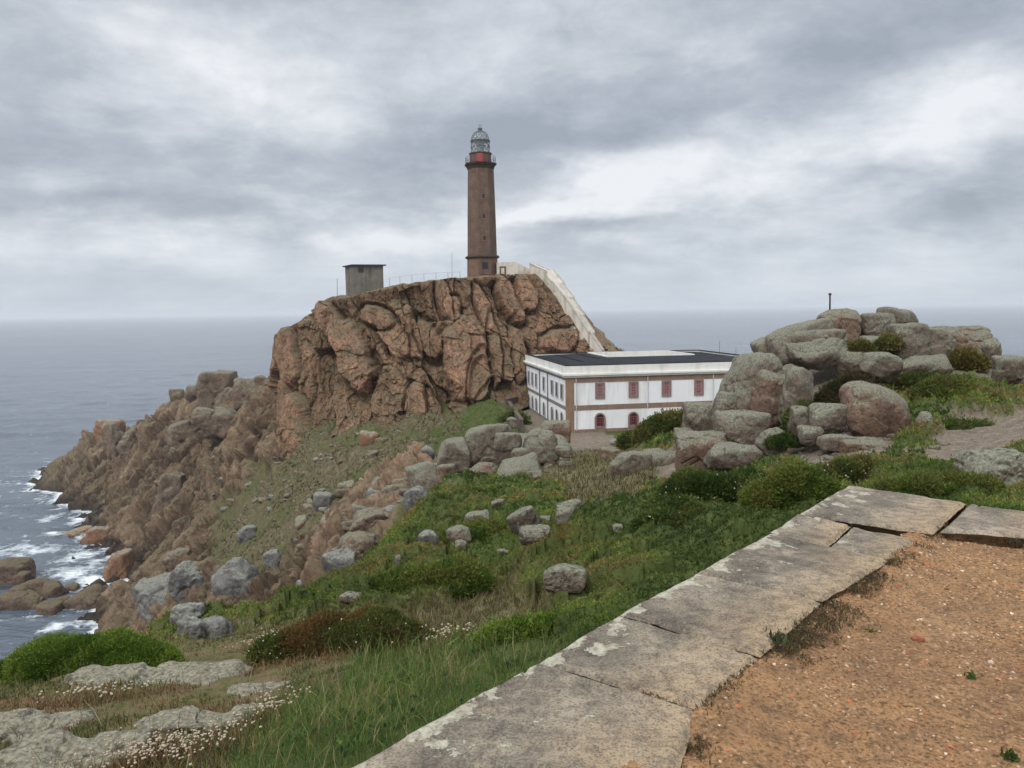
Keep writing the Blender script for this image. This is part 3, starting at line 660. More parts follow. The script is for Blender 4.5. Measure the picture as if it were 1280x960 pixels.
# sea rocks
def skerry(px, py, w, h, label, **k): return B(px, py, w, h, label, m_sea_rock, 'sea_rock', **k)
skerry(18,716,58,34,'dark flat topped sea rock farthest out at the left edge',Y=166,p=12,sub=6)
skerry(34,760,56,48,'broad brown sea rock with a cleft at the cove mouth',Y=150,sub=6,p=8)
skerry(8,770,30,40,'brown sea rock cut by the left edge of the picture',Y=149)
skerry(66,741,28,28,'rounded sea rock right of the cleft rock',Y=155)
skerry(48,735,34,22,'low sea rock between the flat topped and the cleft ones',Y=157)
skerry(88,737,22,16,'small brown rock ending the sea rock chain by the shore',Y=160)
skerry(84,760,40,34,'brown shore rock just above the bright cushion shrub',Y=150,tilt=.4)
skerry(112,752,40,34,'brown shore slab leading up from the sea rocks',Y=150,tilt=.5)
skerry(62,768,30,30,'dark wet rock in front of the cleft sea rock',Y=147)
skerry(28,722,18,14,'little dark rock awash beside the flat topped sea rock',Y=160)
# foreground outcrops lying flush in the turf
def outcrop(px, py, w, h, label, **k):
    return B(px, py, w, h, label, m_turfrock, 'rock_outcrop', sub=6, p=12, planes=9, rough=.10, sink=1.0, flat=.5, **k)
outcrop(175,846,270,34,'long pale granite outcrop behind the near turf, right of the bright shrub',deep=.55)
outcrop(255,833,120,30,'brownish granite ledge continuing the long pale outcrop',deep=.7)
outcrop(235,895,165,42,'pale lichened outcrop beside the tall dried sea pinks',deep=.6)
outcrop(315,885,70,22,'small grey outcrop right of the pale lichened one',deep=.7)
outcrop(40,903,140,50,'pale outcrop at the left edge of the near turf',deep=.7)
outcrop(75,940,230,52,'cracked pale outcrop in the bottom left corner',deep=.6)
outcrop(150,925,80,20,'low grey slab above the cracked corner outcrop',deep=.8)
outcrop(320,860,80,16,'pale sliver of granite in the turf below the rusty shrub',deep=.8)
# loose stones that nothing tells apart
rs = np.random.default_rng(5)
loose = [rock_shape(rs, (1, .8, .6), 3, 8, 9, .06, seed=200 + k) for k in range(5)]
lm_ = [link_mesh('loose_stone', V, f.ravel(), np.full(len(f), 3), (m_ridge, m_grey, m_boulder, m_ridge, m_brown)[k], None, True) for k, (V, f) in enumerate(loose)]
first = [True] * 5
cnt = 0
def stones(region, nmax, smin, smax, label, group):
    global cnt
    k = 0
    while k < nmax:
        if k == 0 or rs.random() < .25: ccx, ccy = rs.uniform(region[0], region[2]), rs.uniform(region[1], region[3])
        px = ccx + rs.normal() * 22; py = ccy + rs.normal() * 12
        q = hit(px, py, zt)
        c = cover(q[None, :2])[0]
        if c[TY['H']] + c[TY['G']] + c[TY['X']] > .45 or q[2] < 2: k += .2; continue
        s = (smin + (smax - smin) * rs.random() ** 2.2) * q[1] / F
        v = rs.integers(5)
        o = lm_[v] if first[v] else lm_[v].copy()
        if not first[v]: COL.objects.link(o)
        first[v] = False
        o.location = (q[0], q[1], q[2] - s * .05); o.scale = (s, s, s); o.rotation_euler = (rs.uniform(-.4, .4), rs.uniform(-.4, .4), rs.uniform(0, 6.28))
        tag(o, label, 'stone', group); k += 1
stones((340,530,650,570),40,4,11,'small loose stone lying on the grassy scree under the crag','loose stones on the scree')
stones((250,560,560,730),80,4,15,'small loose stone lying on the grassy scree under the crag','loose stones on the scree')
stones((410,600,530,735),80,6,34,'rough stone of the rubble filling the gully beside the heath slope','stones of the gully rubble')
stones((1000,555,1270,600),40,4,16,'small loose stone on the sandy path ground by the right pile','loose stones by the footpath')
stones((700,545,900,610),26,4,14,'small loose stone on the sandy path ground by the right pile','loose stones by the footpath')
stones((860,530,1160,572),60,4,24,'small grey stone wedged among the boulders of the right hand pile','stones wedged in the boulder pile')
stones((530,565,710,640),50,5,26,'small grey stone between the boulders left of the house','stones in the boulder group left of the house')
# ------------------------------------------------------------------ sea
def sea():
    M = MT('sea_water', .2, .5); v = M.obj()
    fo = M.attr('foam')
    a = M.noise(M.mapping(v, (1, 1.6, 1)), .12, 9, .68, .8); b = M.noise(v, .55, 7, .7, .6)
    f = M.math('ADD', fo, M.math('MULTIPLY_ADD', a, 1.5, M.math('MULTIPLY', b, .9)))
    foam = M.ramp(M.math('SUBTRACT', f, 1.0), (.46, 0.), (.62, .5), (.85, 1.))
    caps = M.noise(M.mapping(v, (.012, .05, 1), (0, 0, .15)), 1.2, 9, .75, .4)
    foam = M.math('MAXIMUM', foam, M.ramp(caps, (.68, 0.), (.76, .35)))
    deep = M.ramp(M.noise(v, .004, 5, .6), (.35, (.065,.085,.11)), (.65, (.095,.118,.148)))
    shal = M.mix(M.math('MULTIPLY', fo, .8, clamp=True), deep, (.075,.12,.13))
    M.color(M.mix(foam, shal, (.72,.76,.78)))
    M.put(M.b.inputs['Roughness'], M.math('MULTIPLY_ADD', foam, .6, .22))
    w1 = M.noise(M.mapping(v, (.05, .12, 1), (0, 0, .25)), 1., 5, .6, .3); w2 = M.noise(M.mapping(v, (.3, .55, 1), (0, 0, -.2)), 1., 6, .65, .4)
    w3 = M.noise(M.mapping(v, (.006, .02, 1), (0, 0, .12)), 1., 4, .6)
    M.bump(M.math('MULTIPLY_ADD', w2, .45, M.math('MULTIPLY_ADD', w1, 1.6, M.math('MULTIPLY', w3, 7.))), 1.4, .9)
    return M.m
na, nr = 640, 520
sa = np.linspace(R(-75), R(75), na); sl = np.linspace(math.log(70), math.log(42000), nr)
gs = np.stack(np.meshgrid(sa, sl), 2).reshape(-1, 2); sr = np.exp(gs[:, 1]); SXY = np.stack([np.sin(gs[:, 0]) * sr, np.cos(gs[:, 0]) * sr], 1)
tz = np.where(sr < 425, lookup(zt, SXY), -20)
foam = np.where(sr < 425, np.exp(-np.maximum(-tz - .2, 0) / 2.2) * .72, 0)
for (px, py, rx, ry, amt) in [(30,690,26,5,.55),(60,684,40,4,.5),(100,692,22,8,.6),(90,715,40,8,.5),(112,722,20,6,.6),(20,748,18,5,.6),(60,650,14,4,.5),(50,625,14,3,.45),(65,785,20,8,.55),(0,688,30,8,.4),(40,600,26,2,.35),(10,605,24,3,.3),(8,640,20,3,.3),(120,700,18,6,.5),(70,668,22,4,.4)]:
    c = onz(px, py, 0); k = c[1] / F
    dp = k * ry * math.hypot(c[1], c[0]) / EYE     # extent along the line of sight
    foam = np.maximum(foam, amt * np.exp(-((SXY[:, 0] - c[0]) / (rx * k)) ** 2 - ((SXY[:, 1] - c[1]) / (dp * 1.2)) ** 2))
near_s = sr < 1500
swell = np.zeros(len(SXY)); PS = np.hstack([SXY, 0 * SXY[:, :1]])
swell[near_s] = fbm(PS[near_s] / np.array([26, 11, 1]), 4, 501) * .5
swell *= sstep(1500, 500, sr)
fc = grid_faces(na, nr)
link_mesh('sea', np.hstack([SXY, swell[:, None]]), fc.ravel(), np.full(len(fc), 4), sea(), None, True, {'foam': foam})['kind'] = 'structure'
# ------------------------------------------------------------------ lighthouse
def stone_mat(name, a, b, dark, scale=1., bricks=None, rough=.9, stain=.4):
    M = MT(name, rough, .15); v = M.obj()
    n1 = M.noise(v, .8 * scale, 7, .6); n2 = M.noise(v, 6 * scale, 5, .65)
    col = M.ramp(n1, (.35, a), (.65, b)); col = M.mix(M.ramp(n2, (.36, .7), (.55, 0.)), col, dark)
    s = M.noise(M.mapping(v, (1.6, 1.6, .14)), .9 * scale, 5, .6)
    col = M.mix(M.math('MULTIPLY', M.ramp(s, (.48, 0.), (.66, 1.)), stain), col, dark)
    M.color(col); M.bump(M.math('MULTIPLY_ADD', n2, .6, n1), .05, .6); return M.m
m_tower = stone_mat('tower_granite', (.125,.083,.06), (.185,.124,.09), (.08,.054,.04), 1.)
m_tower2 = stone_mat('tower_base_granite', (.17,.10,.072), (.23,.15,.11), (.09,.056,.042), 1.4)
m_drum = stone_mat('drum_red_stone', (.135,.07,.052), (.18,.095,.07), (.09,.045,.034), 1.4)
m_dark = stone_mat('dark_trim', (.06,.045,.038), (.085,.062,.05), (.035,.028,.024), 2.)
def plain(name, c, rough=.6, spec=.4, metal=0., var=.25, sc=6.):
    M = MT(name, rough, spec); n1 = M.noise(M.obj(), sc, 5, .6)
    M.color(M.ramp(n1, (.3, tuple(x * (1 - var) for x in c)), (.7, tuple(min(1, x * (1 + var)) for x in c)))); M.b.inputs['Metallic'].default_value = metal; return M.m
m_redpanel = plain('red_paint', (.42,.04,.045), .5)
m_iron = plain('grey_iron', (.10,.11,.115), .55, .4)
m_lattice = plain('pale_iron_lattice', (.3,.33,.34), .5, .4)
m_glass = MT('lantern_glass', .05, .6); m_glass.color((.62,.68,.66)); m_glass.b.inputs['Alpha'].default_value = .16; m_glass = m_glass.m
m_lens = MT('lens_glass', .08, .8); m_lens.color((.22,.27,.27)); m_lens = m_lens.m
m_window = MT('dark_window_glass', .3, .4); m_window.color((.02,.022,.025)); m_window = m_window.m
TB = at(603.2, 345, 134); kt = TB[1] / F
tx, ty, tz0 = TB[0], TB[1], TB[2] - .6
LH = thing('lighthouse', (tx, ty, tz0), 'tall tapering brown stone lighthouse with glazed lantern on the crag top', 'lighthouse')
def zz_(py): return (345 - py) * kt + .6        # height of a photograph row on the tower
def oct_lathe(prof): return MB().lathe([(r, z) for r, z in prof], 8, (tx, ty, tz0), R(22.5 + 12))
sc8 = 1 / math.cos(R(22.5)) * .965
rad = lambda wpx: wpx / 2 * kt * sc8
oct_lathe([(rad(38), -1.), (rad(37.5), .3), (rad(36.5), zz_(324))]).build('base', m_tower2, LH)
oct_lathe([(rad(38), zz_(324)), (rad(41.5), zz_(323)), (rad(41.5), zz_(321.6)), (rad(37), zz_(320))]).build('base_cornice', m_dark, LH)
oct_lathe([(rad(35.5), zz_(320.5)), (rad(34), zz_(275)), (rad(32.2), zz_(240)), (rad(31), zz_(216))]).build('shaft', m_tower, LH)
oct_lathe([(rad(31.2), zz_(216.5)), (rad(33), zz_(214.8)), (rad(33), zz_(213.8)), (rad(36.5), zz_(212)), (rad(38.5), zz_(210.6)), (rad(38.5), zz_(209.6))]).build('gallery', m_dark, LH)
mb = MB()
for i in range(24):
    t = 2 * math.pi * i / 24; r_ = 17.6 * kt
    mb.box((tx + math.cos(t) * r_ * .86 - .14, ty + math.sin(t) * r_ * .86 - .14, tz0 + zz_(213.9)), (tx + math.cos(t) * r_ * .86 + .14, ty + math.sin(t) * r_ * .86 + .14, tz0 + zz_(212.1)))
mb.build('corbels', m_dark, LH)
rl = MB(); r_ = 18.2 * kt; N = 24
for i in range(N):
    t = 2 * math.pi * i / N; u = 2 * math.pi * (i + 1) / N
    p = lambda a, z: (tx + math.cos(a) * r_, ty + math.sin(a) * r_, tz0 + zz_(209.6) + z)
    rl.tube(p(t, -.05), p(t, 1.15), .028, 5)
    for z in (.4, .78, 1.13): rl.tube(p(t, z), p(u, z), .022, 5)
rl.build('railing', m_iron, LH)
MB().lathe([(13.1 * kt, zz_(209.7)), (12.9 * kt, zz_(198.6)), (13.9 * kt, zz_(198.2)), (13.9 * kt, zz_(197)), (12 * kt, zz_(196.8))], 28, (tx, ty, tz0)).build('drum', m_drum, LH)
def curved_patch(a0, a1, r0, z0, z1, n=8, th=.06):
    q = MB(); vs = []; fs = []
    for i in range(n + 1):
        a = a0 + (a1 - a0) * i / n
        for rr_, z in ((r0, z0), (r0 + th, z0), (r0 + th, z1), (r0, z1)): vs.append((tx + math.cos(a) * rr_, ty + math.sin(a) * rr_, tz0 + z))
    for i in range(n):
        for k in range(4): fs.append((i*4+k, (i+1)*4+k, (i+1)*4+(k+1) % 4, i*4+(k+1) % 4))
    fs += [(0, 1, 2, 3), (n*4+3, n*4+2, n*4+1, n*4)]
    return q.add(vs, fs)
curved_patch(R(-106), R(-76), 13.02 * kt, zz_(208.6), zz_(199.2)).build('door', m_redpanel, LH)
MB().lathe([(11.4 * kt, zz_(197)), (11.4 * kt, zz_(182.6))], 20, (tx, ty, tz0), cap=False).build('lantern_glazing', m_glass, LH)
lt = MB(); rq = 11.6 * kt; N = 10
for i in range(N):
    for z0, z1 in ((197, 189.8), (189.8, 182.6)):
        for s in (1, -1):
            a0 = 2 * math.pi * (i) / N + .2; a1 = a0 + s * 2 * math.pi / N
            lt.tube((tx + math.cos(a0) * rq, ty + math.sin(a0) * rq, tz0 + zz_(z0)), (tx + math.cos(a1) * rq, ty + math.sin(a1) * rq, tz0 + zz_(z1)), .05, 5)
for zrow in (189.8,):
    for i in range(20):
        a0 = 2 * math.pi * i / 20; a1 = 2 * math.pi * (i + 1) / 20
        lt.tube((tx + math.cos(a0) * rq, ty + math.sin(a0) * rq, tz0 + zz_(zrow)), (tx + math.cos(a1) * rq, ty + math.sin(a1) * rq, tz0 + zz_(zrow)), .05, 5)
lt.build('lantern_lattice', m_iron, LH)
MB().lathe([(11.2 * kt, zz_(183.2)), (12.1 * kt, zz_(182.9)), (12.1 * kt, zz_(181.9)), (11.2 * kt, zz_(181.7))], 28, (tx, ty, tz0)).build('lantern_ring', m_iron, LH)
dome = lambda t, extra=0: ((11.1 * kt) * math.cos(t) ** .9 + extra, zz_(182.0) + (182.0 - 170.3) * kt * math.sin(t))
DT = [R(a) for a in (0, 15, 30, 45, 58, 70, 80)]
MB().lathe([dome(t, -.03) for t in DT], 20, (tx, ty, tz0), cap=False).build('dome_glazing', m_glass, LH, True)
dl = MB(); N = 12
for i in range(N):
    for k in range(len(DT) - 1):
        for s in (1, -1):
            a0 = 2 * math.pi * i / N + s * k * .22; a1 = a0 + s * .22
            (q0, w0), (q1, w1) = dome(DT[k]), dome(DT[k + 1])
            dl.tube((tx + math.cos(a0) * q0, ty + math.sin(a0) * q0, tz0 + w0), (tx + math.cos(a1) * q1, ty + math.sin(a1) * q1, tz0 + w1), .045, 4)
dl.build('dome_lattice', m_iron, LH)
MB().lathe([(.25, zz_(171)), (.38, zz_(170.4)), (.34, zz_(169.6)), (.2, zz_(169.3)), (.42, zz_(168.6)), (.42, zz_(167.2)), (.2, zz_(166.2)), (.06, zz_(165.6))], 14, (tx, ty, tz0)).build('ventilator_ball', m_iron, LH, True)
MB().tube((tx, ty, tz0 + zz_(166)), (tx, ty, tz0 + zz_(161.5)), .05, 6, .02).tube((tx - .35, ty, tz0 + zz_(163.6)), (tx + .4, ty, tz0 + zz_(163.6)), .035, 5).build('lightning_rod', m_iron, LH)
MB().lathe([(.5, zz_(197)), (.62, zz_(195)), (.75, zz_(191)), (.75, zz_(187)), (.5, zz_(184.2)), (.2, zz_(183.6))], 16, (tx, ty, tz0)).build('lens', m_lens, LH, True)
# openings on the face towards the photographer
fa = R(22.5 + 12 + 22.5 - 45 * 3)      # face normal directions are at multiples of 45 deg
cands = [R(12 + 45 * k) for k in range(8)]
fa = min(cands, key=lambda a: abs((math.degrees(a) + 90 + 180) % 360 - 180))
def face_box(py, w, h, d, s=0., r_px=17):
    ap = r_px * kt * .965
    ca, sa_ = math.cos(fa), math.sin(fa)
    M = lambda a, b, c: (tx + ca * (ap + b) - sa_ * a, ty + sa_ * (ap + b) + ca * a, tz0 + zz_(py) + c)
    return M, w, h, d
for py, rpx in ((250, 16.0), (274, 16.9), (300, 17.55)):
    M, w, h, d = face_box(py, .5, .7, .1, 0, rpx)
    fr = MB().box((-.42, -.25, -.52), (.42, .06, .52), M).build('window', m_tower2, LH)
    MB().box((-.24, -.2, -.36), (.24, .065, .34), M).build('pane', m_window, fr)
M, *_ = face_box(336, 1, 1, 1, 0, 18.7)
fr = MB().box((-.75, -.4, -1.1), (.75, .08, 1.25), M).build('window', m_tower, LH)
MB().box((-.5, -.3, -.2), (.5, .085, 1.0), M).build('pane', m_window, fr)
for k, py in enumerate((224, 262, 288)):      # iron cramp / ledge marks
    M, *_ = face_box(py, 1, 1, 1, 0, (15.4, 16.4, 17.2)[k])
    MB().box((-.45, -.1, -.06), (.3, .07, .06), M).build('stone_ledge', m_tower2, LH)
# ------------------------------------------------------------------ covered stairway down the crag
def whitewash(name, c=(.62,.59,.53), dirt=(.3,.27,.22), amt=.5, sc=.6):
    M = MT(name, .85, .2); v = M.obj(); n1 = M.noise(v, sc, 7, .65); n2 = M.noise(M.mapping(v, (1.2, 1.2, .12)), 1., 6, .65); n3 = M.noise(v, 5., 5, .7)
    col = M.mix(M.math('MULTIPLY', M.ramp(n1, (.48, 0.), (.72, 1.)), amt), c, dirt); col = M.mix(M.math('MULTIPLY', M.ramp(n2, (.52, 0.), (.7, 1.)), amt * .8), col, dirt)
    col = M.mix(M.ramp(n3, (.7, 0.), (.75, .6)), col, dirt)
    M.color(col); M.bump(n3, .02, .4); return M.m
m_stair = whitewash('weathered_white_wall', (.60,.555,.475), (.31,.255,.195), .85, .8)
P0 = at(648, 344, 132.5)
ST = thing('covered_stairway', tuple(P0), 'white walled covered stairway descending the crag from lighthouse to house', 'stairway')
# landing house with sloped right shoulder
zb = P0[2] - 1.5
x0, x1, x2, x3 = at(621, 340, 133)[0], at(645, 340, 133)[0], at(660, 340, 133)[0], at(671, 340, 133)[0]
zt0, zt1 = at(621, 328.5, 133)[2], at(660, 336, 133)[2]
Mw = lambda a, b, c: (a, 131.8 + b, c)
MB().prism([(x0, zb), (x3, zb), (x3, zt1 - .4), (x2, zt1), (x1, zt0), (x0, zt0)], 0, 3.2, Mw).build('landing_house', m_stair, ST)
m_doorframe = plain('brown_door_frame', (.12,.075,.045), .8)
dx0, dx1 = at(624.5, 340, 131.8)[0], at(632.5, 340, 131.8)[0]; dz1 = at(628, 333, 131.8)[2]; dz0 = at(628, 343.6, 131.8)[2]
fr = MB().prism([(dx0, dz0), (dx1, dz0), (dx1, dz1), (dx0, dz1)], -.1, .2, Mw).build('door_frame', m_doorframe, ST)
MB().prism([(dx0 + .28, dz0), (dx1 - .28, dz0), (dx1 - .28, dz1 - .28), (dx0 + .28, dz1 - .28)], -.13, .1, Mw).build('door', m_stair, fr)
m_cope = whitewash('stair_coping', (.47,.43,.36), (.24,.2,.155), .7, 1.2)
path = [(668,340,132.0),(686,347,131.0),(698,362,129.6),(712,380,128.4),(726,402,127.4),(740,424,126.6),(754,446,126.2),(764,462,126.2)]
pts = [at(*q) for q in path]
Hs, Wd = 2.7, 3.5
for i in range(len(pts) - 1):
    a, b = pts[i].copy(), pts[i + 1].copy()
    d = b - a; d[2] = 0; d /= np.linalg.norm(d); nn = np.array([d[1], -d[0], 0]) * Wd / 2
    a2_ = a - d * .25; zl = lambda z: np.array([0, 0, z])
    step = .28
    a2_[2] += step * 0
    vs = [a2_ + nn + zl(-Hs), b + nn + zl(-Hs), b - nn + zl(-Hs), a2_ - nn + zl(-Hs), a2_ + nn + zl(1.35), b + nn + zl(1.35 - step), b - nn + zl(1.35 - step), a2_ - nn + zl(1.35)]
    MB().add(vs, [(0,3,2,1),(4,5,6,7),(0,1,5,4),(1,2,6,5),(2,3,7,6),(3,0,4,7)]).build('flight', m_stair, ST, bevel=.06)
    tz1, tz2 = 1.35, 1.35 - step
    for sg in (1.04, -1.04):
        for_in = .82 if sg > 0 else -.82
        q4 = [a2_ + nn * sg + zl(tz1 + .004), b + nn * sg + zl(tz2 + .004), b + nn * for_in + zl(tz2 + .004), a2_ + nn * for_in + zl(tz1 + .004)]
        MB().add(q4 + [v + zl(.14) for v in q4], [(0,3,2,1),(4,5,6,7),(0,1,5,4),(1,2,6,5),(2,3,7,6),(3,0,4,7)]).build('coping', m_cope, ST)
# ------------------------------------------------------------------ hut, masts, posts
def concrete():
    M = MT('weathered_concrete', .9, .15); v = M.obj(); n1 = M.noise(v, .7, 6, .6); s = M.noise(M.mapping(v, (1.5, 1.5, .1)), .8, 5, .6)
    col = M.ramp(n1, (.35, (.13,.115,.095)), (.65, (.2,.185,.16))); col = M.mix(M.ramp(s, (.48, 0.), (.64, .75)), col, (.085,.068,.05)); M.color(col); M.bump(M.noise(v, 9., 4, .6), .02, .5); return M.m
m_conc = concrete(); m_roofdark = plain('dark_roof_slab', (.035,.035,.037), .8)
h0 = at(442.5, 372, 126.5); h1_ = at(480, 372, 128.0); ztop = at(455, 332, 126.8)[2]
HU = thing('concrete_hut', tuple(h0), 'small grey concrete hut with flat dark roof at the left end of the crag', 'hut')
ang = math.atan2(h1_[1] - h0[1], h1_[0] - h0[0]); L = float(np.hypot(*(h1_ - h0)[:2])); Dp = 4.2
def Mh(a, b, c): return (h0[0] + math.cos(ang) * a - math.sin(ang) * b - .22 * b, h0[1] + math.sin(ang) * a + math.cos(ang) * b, h0[2] + c)
Hh = ztop - h0[2]
MB().box((0, 0, -1.5), (L, Dp, Hh), Mh).build('wall', m_conc, HU)
MB().box((-.35, -.35, Hh), (L + .4, Dp + .35, Hh + .2), Mh).build('roof', m_roofdark, HU)
fr = MB().box((.85, -.05, Hh - 1.1), (1.75, .1, Hh - .35), Mh).build('vent', m_dark, HU)
MB().box((1.02, -.06, Hh - .9), (1.3, .05, Hh - .45), Mh).build('opening', m_window, fr)
MB().box((-.02, -.03, -1.5), (.12, .1, Hh), Mh).box((2.05, -.03, -1.5), (2.17, .1, Hh), Mh).build('pilasters', m_conc, HU)
def pole(px, py0, py1, Y, r, mat, name, label, cat, tip=True):
    a = at(px, py0, Y); b = at(px, py1, Y); t = thing(name, tuple(a), label, cat)
    MB().tube(tuple(a - np.array([0, 0, .6])), tuple(b), r, 8, r * .8).build('shaft', mat, t)
    if tip: MB().tube(tuple(b), tuple(b + np.array([0, 0, r * 2])), r * 1.5, 8).build('cap', mat, t)
    return t
pole(421.5, 370, 349, 125.5, .045, m_iron, 'lamp_mast', 'thin pale mast left of the concrete hut on the crag', 'mast')
pole(565, 347, 316, 127, .03, m_iron, 'antenna_mast', 'hair thin antenna mast left of the lighthouse', 'mast')
pole(1037.5, 388, 369, 41, .055, plain('dark_timber', (.03,.028,.027), .8), 'wooden_post', 'short dark post standing on the top of the right boulder pile', 'post')
# railing on the crag rim
RA = thing('rim_railing', tuple(at(520, 348, 126)), 'thin iron railing along the crag rim between hut and lighthouse', 'railing')
rp = [at(x, y, 126.5) for x, y in ((487,353),(500,351),(515,349),(530,347.5),(545,346.5),(560,346),(575,345))]
mb = MB()
for i, q in enumerate(rp):
    pm = MB(); pm.tube(tuple(q - np.array([0, 0, 1.])), tuple(q + np.array([0, 0, .75])), .03, 5).build('post', m_iron, RA)
    if i: mb.tube(tuple(rp[i-1] + np.array([0, 0, .7])), tuple(q + np.array([0, 0, .7])), .014, 4)
mb.build('rail', m_iron, RA)
# ------------------------------------------------------------------ white house
HC = at(708, 540, 93.0); base_z_ = HC[2] - .3
e1_ = np.array([.985, .17]); e1_ /= np.linalg.norm(e1_); e2_ = np.array([-e1_[1], e1_[0]])
W1, W2 = 28.8, 26.0
kb = 93.0 / F
HZ = lambda py: (540 - py) * kb + .3       # heights from the rows at the near corner
z_eave, z_top = HZ(471.5), HZ(456.5); z_band = HZ(510)
def Fm(s, d, z): p = HC[:2] + e1_ * s + e2_ * d; return (p[0], p[1], base_z_ + z)           # front: d < 0 is towards the viewer
def Lm(s, d, z): p = HC[:2] + e2_ * s + e1_ * d; return (p[0], p[1], base_z_ + z)           # left face: d < 0 is outwards
HO = thing('white_house', (HC[0], HC[1], base_z_), 'long two storey white house with stone bands and flat dark roof below the crag', 'house')
def white_wall():
    M = MT('white_render', .85, .2); v = M.obj(); n1 = M.noise(v, .35, 7, .65); n2 = M.noise(M.mapping(v, (1, 1, .1)), 1.1, 6, .7); n3 = M.noise(v, 2.6, 6, .75)
    col = M.mix(M.ramp(n1, (.45, 0.), (.75, .35)), (.80,.81,.82), (.62,.61,.58)); col = M.mix(M.ramp(n2, (.5, 0.), (.72, .6)), col, (.5,.46,.4)); col = M.mix(M.ramp(n3, (.655, 0.), (.70, .85)), col, (.33,.29,.25))
    M.color(col); return M.m
m_white = white_wall()
m_cream = whitewash('parapet_render', (.74,.73,.68), (.42,.39,.34), .5, .5)
m_band = stone_mat('brown_stone_band', (.23,.155,.115), (.3,.205,.155), (.14,.1,.08), 2.)
m_quoin = stone_mat('quoin_stone', (.26,.16,.10), (.34,.22,.145), (.15,.1,.07), 2.2)
m_greyband = stone_mat('grey_stone_band', (.19,.18,.17), (.26,.25,.235), (.12,.115,.11), 2.)
m_lightband = stone_mat('light_grey_surround', (.36,.35,.33), (.45,.44,.42), (.25,.24,.22), 2.)
m_slate = plain('dark_slate', (.022,.023,.027), .8, .12, var=.3, sc=2.)
m_surround = stone_mat('pink_stone_surround', (.25,.165,.145), (.31,.22,.2), (.17,.12,.11), 3.)
m_sash = plain('dark_red_sash', (.2,.05,.06), .6)
m_panel = plain('faded_red_board', (.19,.065,.075), .7)
m_pipe = plain('drain_pipe', (.55,.56,.58), .5)
m_pipe2 = plain('dark_drain_pipe', (.12,.125,.14), .5)
m_grey_sash = plain('grey_sash', (.12,.125,.13), .6)
T = .5
hw = MB(); hw.box((0, 0, -1.5), (W1, W2, z_eave), Fm)      # body; the court is cut by building four wings
body = MB(); cs0, cs1, cd0, cd1 = 8.0, 20.5, 8.5, 18.5
body.box((0, 0, -1.5), (W1, cd0, z_eave), Fm).box((0, cd1, -1.5), (W1, W2, z_eave), Fm).box((0, cd0, -1.5), (cs0, cd1, z_eave), Fm).box((cs1, cd0, -1.5), (W1, cd1, z_eave), Fm)
body.build('wall', m_white, HO)
pz = MB()
o_ = .12
for lo, hi in [((-o_, -o_), (W1 + o_, .35)), ((-o_, W2 - .35), (W1 + o_, W2 + o_)), ((-o_, .35), (.35, W2 - .35)), ((W1 - .35, .35), (W1 + o_, W2 - .35))]:
    pz.box((lo[0], lo[1], z_eave + .02), (hi[0], hi[1], z_top), Fm)
pz.build('parapet', m_cream, HO)
cz_ = MB(); o2 = .42
for k, (oo, za, zb_) in enumerate(((.42, z_eave + .28, z_eave + .5), (.26, z_eave + .05, z_eave + .28))):
    for lo, hi in [((-oo, -oo), (W1 + oo, -o_ + .02)), ((-oo, W2 + o_ - .02), (W1 + oo, W2 + oo)), ((-oo, -o_ + .02), (-o_ + .02, W2 + o_ - .02)), ((W1 + o_ - .02, -o_ + .02), (W1 + oo, W2 + o_ - .02))]:
        cz_.box((lo[0], lo[1], za), (hi[0], hi[1], zb_ - .002), Fm)
cz_.build('cornice', m_cream, HO)
bd = MB(); bd.box((.5, -.06, z_eave - .62), (W1, .05, z_eave - .02), Fm); bd.build('frieze', m_band, HO)
MB().box((1.05, -.05, z_band - .3), (W1, .05, z_band + .32), Fm).build('string_course', m_band, HO)
MB().box((0, -.08, -1.5), (W1, .05, .55), Fm).build('plinth', m_band, HO)
MB().box((-.08, -.07, -1.5), (1.0, .06, z_eave - .03), Fm).build('quoin', m_quoin, HO)
MB().box((.3, -.06, z_eave - .3), (W2, .05, z_eave - .03), Lm).build('frieze', m_greyband, HO)
MB().box((.3, -.05, z_band - .22), (W2, .05, z_band + .2), Lm).build('string_course', m_greyband, HO)
MB().box((.3, -.1, -1.5), (W2, .05, .45), Lm).build('plinth', m_greyband, HO)
rf = MB(); zr = z_top - .25; zri = z_top + .42
def slope(a0, b0, a1, b1): # outer rect to inner rect roof, as four sloping slabs
    o4 = [(a0, b0), (a1, b0), (a1, b1), (a0, b1)]; i4 = [(cs0, cd0), (cs1, cd0), (cs1, cd1), (cs0, cd1)]
    for k in range(4):
        j = (k + 1) % 4
        vs = [Fm(*o4[k], zr), Fm(*o4[j], zr), Fm(*i4[j], zri), Fm(*i4[k], zri), Fm(*o4[k], zr - .3), Fm(*o4[j], zr - .3), Fm(*i4[j], zri - .3), Fm(*i4[k], zri - .3)]
        rf.add(vs, [(0,1,2,3),(7,6,5,4),(0,4,5,1),(1,5,6,2),(2,6,7,3),(3,7,4,0)])
slope(.36, .36, W1 - .36, W2 - .36)
roof = rf.build('roof', m_slate, HO)
cp = MB()
for lo, hi in [((-.14, -.14), (W1 + .14, .4)), ((-.14, W2 - .4), (W1 + .14, W2 + .14)), ((-.14, .4), (.4, W2 - .4)), ((W1 - .4, .4), (W1 + .14, W2 - .4))]:
    cp.box((lo[0], lo[1], z_top + .003), (hi[0], hi[1], z_top + .1), Fm)
cp.build('coping', m_slate, HO)
cw = MB()
